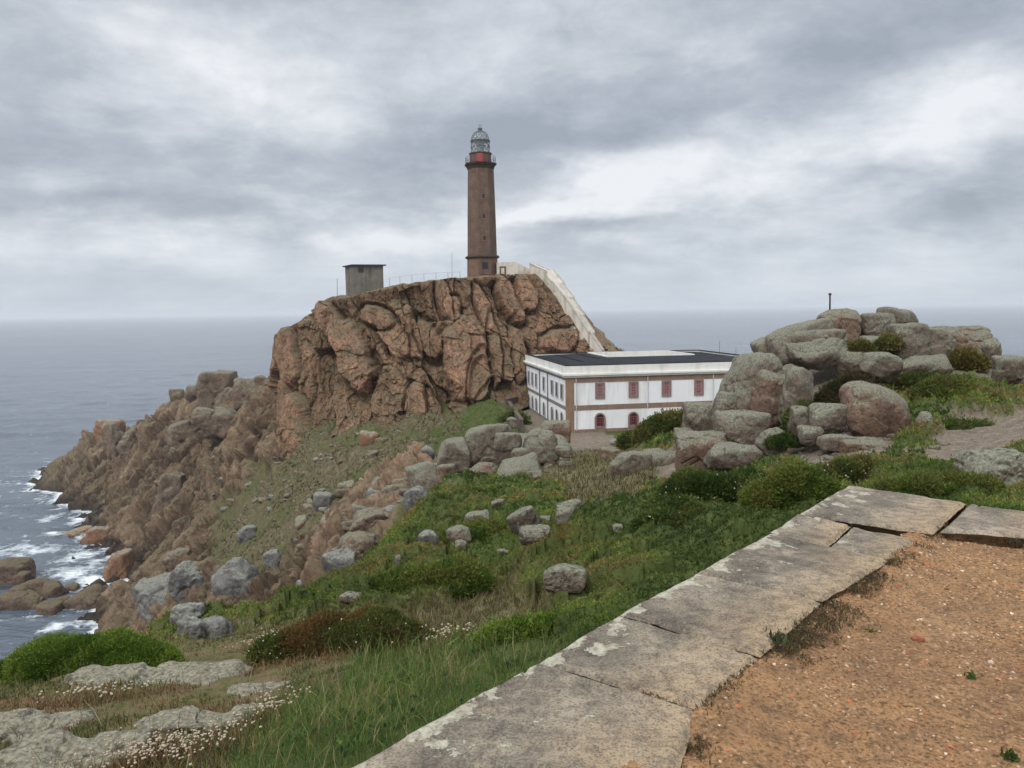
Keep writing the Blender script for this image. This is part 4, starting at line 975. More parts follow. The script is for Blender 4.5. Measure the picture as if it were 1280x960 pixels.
for lo, hi in [((cs0, cd1 - .2), (cs1, cd1 + .1)), ((cs0 - .1, cd0), (cs0 + .2, cd1)), ((cs1 - .2, cd0), (cs1 + .1, cd1)), ((cs0, cd0 - .1), (cs1, cd0 + .2))]:
    cw.box((lo[0], lo[1], 1.), (hi[0], hi[1], zri + .12), Fm)
cw.build('court_wall', m_cream, HO)
for t in np.linspace(.2, .85, 3):
    MB().box((cs1 + (W1 - cs1) * t - .05, cd0, zr + (1 - t) * (zri - zr) + .02), (cs1 + (W1 - cs1) * t + .05, cd1 + 5 * t, zr + (1 - t) * (zri - zr) + .07), Fm).build('seam', m_slate, roof)
    MB().box((cs0 * (1 - t) - .05, cd0 - 6 * t, zr + (1 - t) * (zri - zr) + .02), (cs0 * (1 - t) + .05, cd1 + 5 * t, zr + (1 - t) * (zri - zr) + .07), Fm).build('seam', m_slate, roof)
def arch(w, z0, z1, n=10):
    r = w / 2; return [(-r, z0), (r, z0)] + [(r * math.cos(math.pi * i / n), z1 - r + r * math.sin(math.pi * i / n)) for i in range(n + 1)]
def window(Mf, s, z0, z1, w, arched, surround, sash, pane, bw=.2):
    M2 = lambda a, b, c: Mf(s + a, b, c)
    out = arch(w + 2 * bw, z0 - bw, z1 + bw) if arched else [(-w/2 - bw, z0 - bw), (w/2 + bw, z0 - bw), (w/2 + bw, z1 + bw), (-w/2 - bw, z1 + bw)]
    inn = arch(w, z0, z1) if arched else [(-w/2, z0), (w/2, z0), (w/2, z1), (-w/2, z1)]
    n = len(out)
    # surround as a real ring, the sash set back inside it
    vs = [M2(a, -.14, c) for a, c in out] + [M2(a, -.14, c) for a, c in inn] + [M2(a, .02, c) for a, c in out] + [M2(a, .02, c) for a, c in inn]
    fs = []
    for i in range(n):
        j = (i + 1) % n
        fs += [(i, j, n + j, n + i), (i, 2*n + i, 2*n + j, j), (n + i, n + j, 3*n + j, 3*n + i)]
    wn = MB().add(vs, fs).build('window', surround, HO)
    MB().prism(inn, -.02, .02, M2).build('pane', pane, wn)
    bars = MB()
    for f in (-.28, .02, .3): bars.box((w * f - .035, -.07, z0), (w * f + .035, -.022, z1 - (w * .35 if arched else 0)), M2)
    for f in (.05, .3, .52, .74, .96 if not arched else .7): bars.box((-w/2, -.066, z0 + (z1 - z0) * f - .035), (w/2, -.023, z0 + (z1 - z0) * f + .035), M2)
    bars.box((-w/2, -.08, z0), (-w/2 + .1, -.021, z1 - (w/2 if arched else 0)), M2).box((w/2 - .1, -.08, z0), (w/2, -.021, z1 - (w/2 if arched else 0)), M2)
    bars.build('sash', sash, wn)
    return wn
for i in range(6):
    s = 4.35 + 4.38 * i
    window(Fm, s, HZ(496.8), HZ(480.5), .86, False, m_surround, plain('pale_glazing_bar', (.34,.2,.2), .6) if i == 0 else bpy.data.materials['pale_glazing_bar'], m_panel)
    window(Fm, s, HZ(534.5), HZ(519), 1.0, True, m_surround, m_sash, m_window)
kk = W2 / 30.
for i, s in enumerate((2.0, 4.75, 7.5, 12.7, 18.0, 20.8, 23.6)):
    window(Lm, s, HZ(500), HZ(482), 1.1, False, m_lightband, m_grey_sash, m_window, .13)
    window(Lm, s, HZ(536.5), HZ(518), 1.1, True, m_lightband, m_grey_sash, m_window, .13)
for s in (10.1, 15.4):
    MB().tube(Lm(s, -.14, -.2), Lm(s, -.14, z_eave - .05), .075, 8).build('drainpipe', m_pipe2, HO)
for s in (1.25, 10.6, 19.4):
    MB().tube(Fm(s, -.14, 3. if s > 2 else .4), Fm(s, -.14, z_eave - .1), .05, 8).build('drainpipe', m_pipe, HO)
q = Fm(24.5, 20, z_top)
for (px, py0, py1, Y, lab) in ((899.5, 440, 427, 122, 'thin aerial on the house roof, left of two'), (920, 442, 435, 116, 'short aerial on the house roof, near the boulder pile')):
    a = at(px, py0, Y); b = at(px, py1, Y)
    pole(px, py0 + 3, py1, Y, .035, m_iron, 'roof_aerial', lab, 'aerial')
# retaining walls of the yard
m_ret = stone_mat('rough_yard_wall', (.11,.085,.065), (.16,.125,.1), (.065,.05,.042), 1.6)
def low_wall(a, b, h, th, label):
    a = np.array(a); b = np.array(b); d = b - a; d[2] = 0; L = np.linalg.norm(d); d /= L; n = np.array([-d[1], d[0], 0])
    M = lambda s, w_, z: tuple(a + d * s + n * w_ + np.array([0, 0, z]))
    t = thing('yard_wall', tuple(a), label, 'wall')
    MB().box((0, -th/2, -1.5), (L, th/2, h), M).build('masonry', m_ret, t)
    MB().box((-.05, -th/2 - .06, h), (L + .05, th/2 + .06, h + .14), M).build('coping', m_ret, t)
low_wall(at(632, 508, 113), at(661, 509, 119), 1.0, .4, 'low dark yard wall between the crag foot and the far house corner')
low_wall(at(636, 509, 111), at(652, 527, 92), .8, .4, 'low yard wall running down towards the boulders left of the house')
# ------------------------------------------------------------------ old stone platform in front: capstones and gravel
ZS = EYE - 1.5; ZG = EYE - 1.585
def W2(px, py, z=ZS): return onz(px, py, z)
def slab_material():
    M = MT('granite_capstone', .88, .2); v = M.obj()
    v = M.n('ShaderNodeVectorMath', {0: v, 1: M.n('ShaderNodeCombineXYZ', {0: M.math('MULTIPLY', M.rnd(), 31.)}).outputs[0]}, operation='ADD').outputs[0]
    a = M.noise(v, 2.2, 8, .62, .3); b = M.noise(v, 16., 6, .65); c = M.noise(v, 95., 3, .7)
    col = M.ramp(a, (.3, (.085,.07,.053)), (.46, (.195,.162,.118)), (.64, (.37,.306,.222)))
    s = M.math('ADD', M.attr('inner'), M.math('MULTIPLY_ADD', M.noise(v, 1.7, 6, .65), 1.0, -.5))
    col = M.mix(M.ramp(s, (.42, 0.), (1., .85)), col, (.40,.29,.17))
    col = M.mix(M.ramp(b, (.34, .6), (.56, 0.)), col, (.06,.052,.048))
    col = M.mix(M.ramp(c, (.36, .65), (.5, 0.)), col, (.045,.04,.038)); col = M.mix(M.ramp(c, (.56, 0.), (.7, .5)), col, (.38,.34,.3))
    l = M.math('ADD', M.noise(v, 6.5, 6, .6, .2), M.math('MULTIPLY', M.attr('outer'), .22))
    l2 = M.math('MULTIPLY_ADD', M.noise(v, 40., 4, .7), .16, l)
    lich = M.ramp(l2, (.755, 0.), (.775, .92))
    col = M.mix(lich, col, M.ramp(M.noise(v, 30., 4, .7), (.35, (.22,.2,.14)), (.6, (.46,.43,.34))))
    M.color(col)
    M.bump(M.math('MULTIPLY_ADD', b, .7, M.math('MULTIPLY_ADD', c, .28, M.math('MULTIPLY', lich, .25))), .018, .9); return M.m
m_slab = slab_material()
WALL = thing('stone_wall', tuple(W2(744, 800) - np.array([0, 0, .9])), 'low platform wall of broad granite capstones in the right foreground', 'wall')
WL = WALL.location
def capstone(c4, dz=0., sd=0, n=70, th=.3, outer=True):
    """c4: pixel corners far left, far right, near right, near left"""
    c = np.array([W2(*q) for q in c4]); c[:, 2] = ZS
    u, v = np.meshgrid(np.linspace(0, 1, n), np.linspace(0, 1, n)); u = u.ravel(); v = v.ravel()
    Pn = (c[0] * (1 - u)[:, None] + c[1] * u[:, None]) * (1 - v)[:, None] + (c[3] * (1 - u)[:, None] + c[2] * u[:, None]) * v[:, None]
    Wl = np.linalg.norm(c[1] - c[0]); Hl = np.linalg.norm(c[3] - c[0])
    eu = np.minimum(u, 1 - u) * Wl; ev = np.minimum(v, 1 - v) * Hl; ed = np.minimum(eu, ev)
    inset = (fbm(Pn * 5 + sd, 4, 601) * .012 + fbm(Pn * 1.6 + sd, 2, 605) * .012)
    ctr = Pn.mean(0); edge = sstep(.06, 0, ed)
    Pn2 = Pn + (ctr - Pn) / (np.linalg.norm(ctr - Pn, axis=1)[:, None] + 1e-6) * (edge * (.002 + np.abs(inset) * .5))[:, None]
    z = ZS + dz + fbm(Pn * 1.3, 3, 611) * .011 + fbm(Pn * 6 + sd, 4, 615) * .006 - .022 * sstep(.035, 0, ed) ** 2
    b, f1, rid, cp = voro(Pn * np.array([1.1, 2.2, 0]) + sd * 3.7, 621, 2); z -= .014 * sstep(.035, 0, b) * sstep(.3, .6, rid + .1)
    z += (rid - .5) * .006
    Pn2[:, 2] = z
    # skirt
    ring = np.r_[np.arange(n), np.arange(1, n) * n + n - 1, (n - 1) * n + np.arange(n - 2, -1, -1), np.arange(n - 2, 0, -1) * n]
    sk = Pn2[ring].copy(); sk[:, 2] = ZS + dz - th; sk[:, :2] += (fbm(Pn[ring] * 7, 3, 631) * .01)[:, None]
    N0 = n * n; k = len(ring)
    f = np.vstack([grid_faces(n, n)[:, ::-1], np.stack([ring, np.roll(ring, -1), N0 + (np.arange(k) + 1) % k, N0 + np.arange(k)], 1)[:, ::-1]])
    V = np.vstack([Pn2, sk]) - np.array(WL)
    inner = np.r_[u, u[ring]]; out = np.r_[1 - u, 1 - u[ring]] ** 3 if outer else np.zeros(N0 + k)
    return link_mesh('capstone', V, f.ravel(), np.full(len(f), 4), m_slab, WALL, True, {'inner': inner, 'outer': out})
capstone([(1060,605),(1208,627),(1166,667),(997,643)], .004, 1)
capstone([(996,644),(1064,656),(1034,682),(962,663)], .002, 2)
capstone([(1064,656),(1144,674),(1113,695),(1034,682)], -.002, 3)
capstone([(961,664),(1112,696),(1028,752),(869,713)], -.002, 4)
capstone([(868,713.5),(1027,751.5),(951,817),(773,763.5)], .0, 5)
capstone([(772,764),(949,819),(873,883),(673,822)], 0., 6)
capstone([(671,823),(872,884),(850,965),(418,960)], -.004, 7, 110)
capstone([(414,963),(848,968),(800,1240),(60,1180)], 0., 8)
capstone([(1211,627.6),(1312,643),(1302,672),(1174,664)], .0, 9, outer=False)
capstone([(1316,643),(1480,664),(1470,697),(1308,673)], .0, 10, outer=False)
_px = lambda p: (640 + F * ((p - CAM) @ _r) / ((p - CAM) @ _f), 480 - F * ((p - CAM) @ _u) / ((p - CAM) @ _f))
_ar0, _ar1 = W2(1480, 664), W2(1470, 697); _ad = W2(1480, 664) - W2(1316, 643); _ad /= np.linalg.norm(_ad)
_k0 = 0.
for _i, _l in enumerate((1.05, .9, 1.2, 1.0)):
    capstone([_px(_ar0 + _ad * (_k0 + .012)), _px(_ar0 + _ad * (_k0 + _l)), _px(_ar1 + _ad * (_k0 + _l)), _px(_ar1 + _ad * (_k0 + .012))], .003 * (_i % 2), 11 + _i, outer=False); _k0 += _l
m_masonry = rock_material('wall_masonry', (.17,.145,.125), (.09,.075,.066), (.23,.2,.175), (.27,.265,.215), .55, 2.5, False)
La = [W2(*q) for q in ((1066,606),(996,645),(868,715),(773,765),(673,823),(420,958),(60,1180))]
Lb = [W2(*q) for q in ((1202,628),(1140,674),(1022,753),(948,818),(870,884),(846,965),(795,1240))]
def strip_wall(A_, B_, z0, z1):
    mb = MB()
    for i in range(len(A_) - 1):
        a, b, c, d = A_[i], A_[i + 1], B_[i + 1], B_[i]
        mb.add([(a[0], a[1], z0), (b[0], b[1], z0), (c[0], c[1], z0), (d[0], d[1], z0), (a[0], a[1], z1), (b[0], b[1], z1), (c[0], c[1], z1), (d[0], d[1], z1)], [(0,1,2,3),(7,6,5,4),(4,5,1,0),(6,7,3,2)] + ([(7,4,0,3)] if i == 0 else []))
    return mb
shr = lambda A_, B_, t: [a + (b - a) * t for a, b in zip(A_, B_)]
mb = strip_wall(shr(La, Lb, .06), shr(La, Lb, .94), ZS - 2.6, ZS - .2)
s1, s2, s3, s4 = W2(1216,630), _ar0 * .95 + _ar1 * .05 + _ad * (_k0 - .03), _ar0 * .08 + _ar1 * .92 + _ad * (_k0 - .03), W2(1186,656)
mb2 = strip_wall([s1, s2], [s4, s3], ZS - 2.6, ZS - .2); mb.add(mb2.v, mb2.f)
mb.build('masonry', m_masonry, WALL)
mj = strip_wall(shr(La, Lb, .015), shr(La, Lb, .985), ZS - .19, ZS - .05); m2 = strip_wall([W2(1206,629), s2], [W2(1178,656), s3], ZS - .19, ZS - .048); mj.add(m2.v, m2.f)
mj.build('joint_soil', plain('joint_soil', (.085,.06,.038), .95, .05, var=.4, sc=30.), WALL)
# gravel terrace
dW = (La[0] - La[4]); dW[2] = 0; dW /= np.linalg.norm(dW); nW = np.array([dW[1], -dW[0], 0])
O = Lb[4].copy()
Lfar = float((W2(1186, 656) - O) @ dW)
ss = np.r_[np.linspace(-9, -1.5, 60, endpoint=False), np.linspace(-1.5, Lfar + .06, 330)]
ts = np.r_[np.linspace(-.55, 4.2, 315, endpoint=False), np.linspace(4.2, 15, 60)]
S, Tt = np.meshgrid(ss, ts); S = S.ravel(); Tt = Tt.ravel()
TP = O[None] + S[:, None] * dW + Tt[:, None] * nW
inedge = sstep(.5, -.1, Tt)
tz_ = ZG + fbm(TP * 1.1, 4, 701) * .022 + fbm(TP * 9, 4, 705) * .007 + inedge * (.055 + fbm(TP * 2.3, 3, 711) * .03) * 1.0
drift = sstep(.15, -.25, S) * sstep(.9, .1, Tt)
tz_ += drift * (.0 + fbm(TP * 2.6, 5, 715, .6) * .03)
tz_ -= sstep(.02, -.12, Tt) * .06
tz_ -= sstep(-.02, -.5, Tt + fbm(TP * 3., 4, 717) * .12) * .22
TP[:, 2] = tz_
def gravel_mat():
    M = MT('sandy_gravel', .95, .1); v = M.obj()
    a = M.noise(v, .9, 7, .62, .2); b = M.noise(v, 7., 7, .7); c = M.noise(v, 60., 5, .7); d = M.voro(v, 55., 'F1', 'Color')
    col = M.ramp(a, (.3, (.245,.14,.072)), (.5, (.34,.19,.09)), (.7, (.40,.25,.13)))
    col = M.mix(M.ramp(b, (.36, .6), (.55, 0.)), col, (.13,.082,.05))
    col = M.mix(M.ramp(M.noise(M.mapping(v, (1,1,1), loc=(3.1, 1.2, 0)), 2.1, 5, .6), (.62, 0.), (.72, .75)), col, (.36,.12,.055))
    col = M.mix(M.ramp(M.noise(M.mapping(v, (1,1,1), loc=(8.1, 5.2, 0)), 1.3, 5, .6), (.58, 0.), (.72, .5)), col, (.13,.11,.07))
    col = M.mix(M.ramp(c, (.39, .8), (.5, 0.)), col, (.085,.053,.03)); col = M.mix(M.ramp(c, (.57, 0.), (.7, .65)), col, (.52,.37,.24))
    M.color(col); M.bump(M.math('MULTIPLY_ADD', c, .6, b), .02, .9); return M.m
fc = grid_faces(len(ss), len(ts))
link_mesh('gravel_terrace', TP, fc.ravel(), np.full(len(fc), 4), gravel_mat(), None, True)['kind'] = 'structure'
def terr_z(px, py):
    return onz(px, py, ZG)
OCT, OCF = ICO[3][0][:12] * 1., None
def merged(shapeV, shapeF, pos, scl, rng, cols=None, name='gravel', mat=None, flat=.6):
    n = len(pos); k = len(shapeV)
    a = rng.uniform(0, 6.283, n); c, s = np.cos(a), np.sin(a)
    b = rng.uniform(-.6, .6, n); cb, sb = np.cos(b), np.sin(b)
    st = rng.uniform(.65, 1.25, (n, 3)) * np.array([1, 1, flat])
    q = shapeV[None] * st[:, None] * scl[:, None, None] * rng.uniform(.85, 1.15, (n, k, 1))
    x, y, z = q[..., 0], q[..., 1], q[..., 2]
    y, z = y * cb[:, None] - z * sb[:, None], y * sb[:, None] + z * cb[:, None]
    x, y = x * c[:, None] - y * s[:, None], x * s[:, None] + y * c[:, None]
    V = np.stack([x, y, z], 2) + pos[:, None]
    f = (shapeF[None] + (np.arange(n) * k)[:, None, None]).reshape(-1, shapeF.shape[1])
    at_ = {'col': np.repeat(cols, k, 0)} if cols is not None else None
    return link_mesh(name, V.reshape(-1, 3), f.ravel(), np.full(len(f), shapeF.shape[1]), mat, None, False, at_)
import bmesh as _b
bm = _b.new(); _b.ops.create_icosphere(bm, subdivisions=1, radius=1); I1V = np.array([v.co[:] for v in bm.verts]); I1F = np.array([[v.index for v in f.verts] for f in bm.faces]); bm.free()
OV = np.array([(1,0,0),(0,1,0),(-1,0,0),(0,-1,0),(0,0,1),(0,0,-1)], float); OF = np.array([(0,1,4),(1,2,4),(2,3,4),(3,0,4),(1,0,5),(2,1,5),(3,2,5),(0,3,5)])
def col_mat(name, rough=.9, transl=0., spec=.15, sub=None):
    M = MT(name, rough, spec); col = M.n('ShaderNodeAttribute', attribute_name='col').outputs['Color']
    M.color(col)
    if transl:
        tr = M.n('ShaderNodeBsdfTranslucent', {'Color': col}); mx = M.n('ShaderNodeMixShader', {0: transl, 1: M.b.outputs[0], 2: tr.outputs[0]})
        M.t.links.new(mx.outputs[0], M.t.nodes['Material Output'].inputs['Surface'])
    return M.m
m_pebble = col_mat('pebble_stone', .9)
rg = np.random.default_rng(21)
def terrace_points(n, smin, smax, tmin, tmax, pw=1.):
    s = rg.uniform(smin, smax, n); t = tmin + (tmax - tmin) * rg.random(n) ** pw
    p = O[None] + s[:, None] * dW + t[:, None] * nW
    # height of the nearest sheet node
    i = np.clip(np.searchsorted(ss, s), 1, len(ss) - 1); j = np.clip(np.searchsorted(ts, t), 1, len(ts) - 1)
    p[:, 2] = TP[j * len(ss) + i, 2]; return p
n = 42000
p = terrace_points(n, -1.6, Lfar, -.12, 4.4)
keep = np.hypot(p[:, 0], p[:, 1]) < 9; p = p[keep]; n = len(p)
sc_ = (.0026 + .0085 * rg.random(n) ** 4) * (.8 + np.hypot(p[:, 0], p[:, 1]) * .12)
pal = np.array([(.33,.2,.115),(.24,.15,.09),(.4,.25,.145),(.15,.095,.06),(.46,.33,.22),(.38,.14,.065),(.58,.48,.37)])
cc = pal[rg.choice(7, n, p=[.28,.22,.2,.14,.09,.05,.02])] * rg.uniform(.8, 1.2, (n, 1))
merged(OV, OF, p, sc_, rg, cc, 'gravel', m_pebble)['kind'] = 'stuff'
def small_rock(px, py, w, h, c, label, cat, name, z=ZG, flat=.5):
    q = onz(px, py, z); k = q[1] / F
    V, Fc = rock_shape(np.random.default_rng(int(px)), (w * k, w * k * .6, h * k * 1.3), 3, 8, 10, .06, seed=int(px))
    o = link_mesh(name, V, Fc.ravel(), np.full(len(Fc), 3), plain(name + '_stone', c, .9, .15, var=.3, sc=40.), None, False); o.location = q + np.array([0, 0, h * k * .02]); return tag(o, label, cat)
small_rock(1034, 821, 20, 6, (.52,.44,.38), 'pale flat chip of stone on the gravel near the wall', 'stone', 'stone_chip')
small_rock(956, 925, 22, 14, (.36,.26,.18), 'sandy brown stone half buried in the gravel near the bottom edge', 'stone', 'buried_stone')
small_rock(891, 935, 8, 5, (.5,.45,.38), 'small white pebble beside the nearest capstone', 'stone', 'white_pebble')
small_rock(1238, 829, 8, 5, (.5,.45,.4), 'small white pebble far from the wall on the gravel', 'stone', 'white_pebble')
small_rock(1085, 798, 16, 7, (.4,.10,.045), 'orange brick fragment pressed into the gravel, middle one', 'brick piece', 'brick_fragment')
small_rock(1146, 799, 18, 7, (.27,.10,.06), 'orange brick fragment pressed into the gravel, farthest to the right', 'brick piece', 'brick_fragment')
small_rock(1056, 842, 12, 6, (.38,.11,.05), 'small orange brick fragment below the pale chip of stone', 'brick piece', 'brick_fragment')
small_rock(1262, 647+2, 14, 5, (.4,.12,.07), 'orange brick fragment at the foot of the far wall arm', 'brick piece', 'brick_fragment')
small_rock(1218, 890, 8, 5, (.03,.025,.02), 'small black stone on the gravel at the right', 'stone', 'black_stone')
# ------------------------------------------------------------------ foliage
m_leaf = col_mat('leaf', .65, .34, .2)
m_grass = col_mat('grass_blade', .6, .3, .2)
def leaves(P_, N_, size, k, rng, cols, up=.6, spread=.9, width=.4, cvar=.22):
    """k leaf faces per point, each a folded diamond pointing out of the surface"""
    n = len(P_) * k; p = np.repeat(P_, k, 0); nn = np.repeat(N_, k, 0); s = np.repeat(size, k) * rng.uniform(.6, 1.3, n)
    d = nn + np.array([0, 0, up]) + rng.normal(size=(n, 3)) * spread; d /= np.linalg.norm(d, axis=1)[:, None]
    w = np.cross(d, rng.normal(size=(n, 3))); w /= np.linalg.norm(w, axis=1)[:, None] + 1e-9
    p = p + rng.normal(size=(n, 3)) * (s * .35)[:, None]
    a = p - d * (s * .3)[:, None]; m_ = p + d * (s * .3)[:, None]; t = p + d * s[:, None]
    hw = (s * width * .5)[:, None]
    V = np.stack([a, m_ + w * hw, t, m_ - w * hw], 1).reshape(-1, 3)
    f = np.arange(n * 4).reshape(-1, 4)
    c = np.repeat(cols, k, 0) * (1 + rng.normal(size=(n, 1)) * cvar).clip(.5, 1.6)
    return V, f, np.repeat(c, 4, 0)
def blades(P_, h, rng, cols, wid=.012, bend=.5, cvar=.2, lean=None):
    n = len(P_); d = rng.normal(size=(n, 3)) * .28; d[:, 2] = 1
    if lean is not None: d += lean
    d /= np.linalg.norm(d, axis=1)[:, None]
    a = rng.uniform(0, 6.283, n); w = np.stack([np.cos(a), np.sin(a), 0 * a], 1)
    bd = rng.normal(size=(n, 3)); bd[:, 2] = -.4; bd *= bend
    m_ = P_ + d * (h * .55)[:, None]; t = P_ + d * h[:, None] + bd * (h * .35)[:, None]
    hw = (np.broadcast_to(wid, (n,)) * .5)[:, None]
    V = np.stack([P_ - w * hw, P_ + w * hw, m_ + w * hw * .75, t + w * hw * .12, t - w * hw * .12, m_ - w * hw * .75], 1).reshape(-1, 3)
    f = (np.array([[0, 1, 2, 5], [5, 2, 3, 4]])[None] + (np.arange(n) * 6)[:, None, None]).reshape(-1, 4)
    c = cols * (1 + rng.normal(size=(n, 1)) * cvar).clip(.5, 1.6)
    return V, f, np.repeat(c, 6, 0)
GRN = np.array([(.042,.062,.016),(.06,.085,.02),(.05,.062,.022),(.078,.09,.026),(.085,.078,.026),(.035,.05,.018)])
def pick(pal, n, rng, p=None): return np.array(pal)[rng.choice(len(pal), n, p=p)]
def pixel_of(p):
    d = p - CAM; fy = d @ _f; return 640 + F * (d @ _r) / fy, 480 - F * (d @ _u) / fy
def ground_samples(n, typ, r0, r1, rng, azl=42, thr=.35, power=1.):
    a = R(rng.uniform(-azl, azl, n)) if False else np.radians(rng.uniform(-azl, azl, n)); l = rng.uniform(math.log(r0), math.log(r1), n); r_ = np.exp(l)
    xy = np.stack([np.sin(a) * r_, np.cos(a) * r_], 1)
    ai = np.interp(a, az, np.arange(NA)).round().astype(int); li = np.interp(l, lr, np.arange(NR)).round().astype(int)
    w = CV[li * NA + ai][:, [TY[t] for t in typ]].sum(1)
    # not inside the platform
    rel = np.c_[xy, np.zeros(n)] - np.array([La[4][0], La[4][1], 0]); side = rel @ nW; along = rel @ dW
    inside = (side > .02) & (along < float((La[0] - La[4]) @ dW) + .05)
    ok = (rng.random(n) < sstep(thr - .15, thr + .2, w)) & ~inside
    xy = xy[ok]; z = lookup(zt, xy); e = r_[ok] * .004 + .02
    nx = (lookup(zt, xy + np.c_[-e, 0*e]) - lookup(zt, xy + np.c_[e, 0*e])) / (2 * e); ny = (lookup(zt, xy + np.c_[0*e, -e]) - lookup(zt, xy + np.c_[0*e, e])) / (2 * e)
    N_ = np.stack([nx, ny, np.ones(len(xy))], 1); N_ /= np.linalg.norm(N_, axis=1)[:, None]
    return np.c_[xy, z], N_, r_[ok]
TINT = [(715,672,50,16,(.16,.095,.022),.85),(690,690,30,14,(.13,.085,.025),.7),(430,700,50,25,(.07,.065,.022),.5),(560,640,40,30,(.085,.075,.02),.6),(480,760,90,30,(.11,.07,.025),.6),(780,720,50,20,(.09,.085,.03),.6),(600,700,90,18,(.045,.085,.018),.7),(480,735,80,14,(.045,.085,.016),.8),(1180,600,70,14,(.075,.1,.022),.7),(660,790,60,25,(.055,.105,.02),.8),(850,650,70,30,(.03,.045,.014),.6),(1060,585,50,14,(.06,.06,.022),.6)]
def heath_cols(p, rng):
    n = len(p)
    q = fbm(p / np.array([3.2, 3.2, 9.]), 4, 801); q2 = fbm(p / np.array([.7, .7, 2.]), 3, 803)
    t = np.clip((q + q2 * .55 + rng.normal(size=n) * .12) * .95 + .42, 0, .999)
    pal = np.array([(.05,.082,.016),(.098,.15,.024),(.16,.212,.035),(.205,.232,.044),(.22,.198,.052),(.235,.172,.058)])
    x = t * (len(pal) - 1); i = x.astype(int); c = pal[i] + (pal[np.minimum(i + 1, 5)] - pal[i]) * (x - i)[:, None]
    px, py = pixel_of(p)
    for (a, b, rx, ry, cc, am) in TINT:
        w = am * np.exp(-((px - a) / rx) ** 2 - ((py - b) / ry) ** 2 + q2 * .6).clip(0, 1)
        c = c * (1 - w[:, None]) + np.array(cc) * w[:, None]
    return c
rg = np.random.default_rng(33)
p, N_, r_ = ground_samples(330000, 'H', 4, 85, rg)
V, f, c = leaves(p, N_, np.clip(r_ * .0034, .022, .24), 4, rg, heath_cols(p, rg), .5, .75, .42)
link_mesh('heath', V, f.ravel(), np.full(len(f), 4), m_leaf, None, False, {'col': c})['kind'] = 'stuff'
# sparse grass and herbs of the scree
p, N_, r_ = ground_samples(120000, 'S', 25, 150, rg, thr=.45)
q = fbm(p / 4., 4, 821); k_ = q + rg.normal(size=len(p)) * .2 > -.05; p, N_, r_ = p[k_], N_[k_], r_[k_]
V, f, c = leaves(p, N_, np.clip(r_ * .0026, .03, .3), 2, rg, pick([(.06,.068,.024),(.075,.08,.03),(.095,.085,.04),(.05,.056,.022)], len(p), rg), .5, .8, .5)
link_mesh('scree_herbs', V, f.ravel(), np.full(len(f), 4), m_leaf, None, False, {'col': c})['kind'] = 'stuff'
# dry grass
p, N_, r_ = ground_samples(120000, 'Y', 4, 70, rg, thr=.4)
V, f, c = blades(p, np.clip(r_ * .011, .06, .3) * rg.uniform(.6, 1.3, len(p)), rg, pick([(.16,.13,.06),(.1,.095,.035),(.075,.085,.026),(.2,.165,.09),(.13,.095,.045)], len(p), rg), np.clip(r_ * .0016, .006, .06))
link_mesh('dry_grass', V, f.ravel(), np.full(len(f), 4), m_grass, None, False, {'col': c})['kind'] = 'stuff'
# fresh grass below the wall
p, N_, r_ = ground_samples(110000, 'G', 2.6, 16, rg, 50, thr=.35)
qn = fbm(p / 1.1, 3, 841)
g3 = fbm(p / .5 + 9, 3, 843)
gc = pick([(.075,.125,.022),(.11,.16,.032),(.06,.095,.024),(.14,.165,.05),(.2,.17,.08)], len(p), rg, [.3,.25,.2,.15,.1]) * (1 + qn * .3)[:, None]
gc = np.where((g3 > .35)[:, None], gc * np.array([1.35, 1.05, 1.3]), gc)
V, f, c = blades(p, (.04 + .16 * rg.random(len(p)) ** 2.2) * (1 + qn * .9).clip(.25, 2) * np.clip(r_ / 6, .7, 1.4), rg, gc, np.clip(r_ * .0010, .0035, .012), .9)
link_mesh('grass', V, f.ravel(), np.full(len(f), 4), m_grass, None, False, {'col': c})['kind'] = 'stuff'
pq, Nq, rq = ground_samples(9000, 'G', 2.8, 14, rg, 50, thr=.4)
kq = fbm(pq / .45, 3, 847) > .22; pq, Nq, rq = pq[kq], Nq[kq], rq[kq]
V2, f2, c2 = leaves(pq + np.array([0, 0, .05]), Nq, np.full(len(pq), .035), 5, rg, pick([(.06,.115,.03),(.08,.14,.03),(.05,.095,.035)], len(pq), rg), .7, .8, .6)
o_ = link_mesh('broad_leaf_herbs', V2, f2.ravel(), np.full(len(f2), 4), m_leaf, None, False, {'col': c2}); o_['kind'] = 'stuff'
pq, Nq, rq = ground_samples(2600, ('G', 'Y', 'X'), 3, 16, rg, 50, thr=.4)
V2, f2, c2 = blades(pq, rg.uniform(.14, .34, len(pq)), rg, pick([(.24,.2,.1),(.2,.19,.08),(.3,.26,.15)], len(pq), rg), .0065, .35)
link_mesh('straw', V2, f2.ravel(), np.full(len(f2), 4), m_grass, None, False, {'col': c2})['kind'] = 'stuff'
# mixed short turf of the near ground
p, N_, r_ = ground_samples(150000, 'X', 3.2, 16, rg, 50, thr=.35)
qn = fbm(p / .9, 4, 851) + rg.normal(size=len(p)) * .15
k_ = qn > -.25; p, N_, r_, qn = p[k_], N_[k_], r_[k_], qn[k_]
t1 = fbm(p / 1.6 + 5, 3, 855)
tc = np.where((t1 > .42)[:, None], pick([(.19,.10,.045),(.15,.085,.04),(.2,.14,.07)], len(p), rg), pick([(.085,.105,.03),(.11,.115,.038),(.16,.14,.058),(.065,.09,.026)], len(p), rg))
V, f, c = blades(p, (.025 + .06 * rg.random(len(p)) ** 1.5) * np.clip(1 + qn, .5, 1.5), rg, tc, np.clip(r_ * .0012, .004, .014), .8)
link_mesh('short_turf', V, f.ravel(), np.full(len(f), 4), m_grass, None, False, {'col': c})['kind'] = 'stuff'
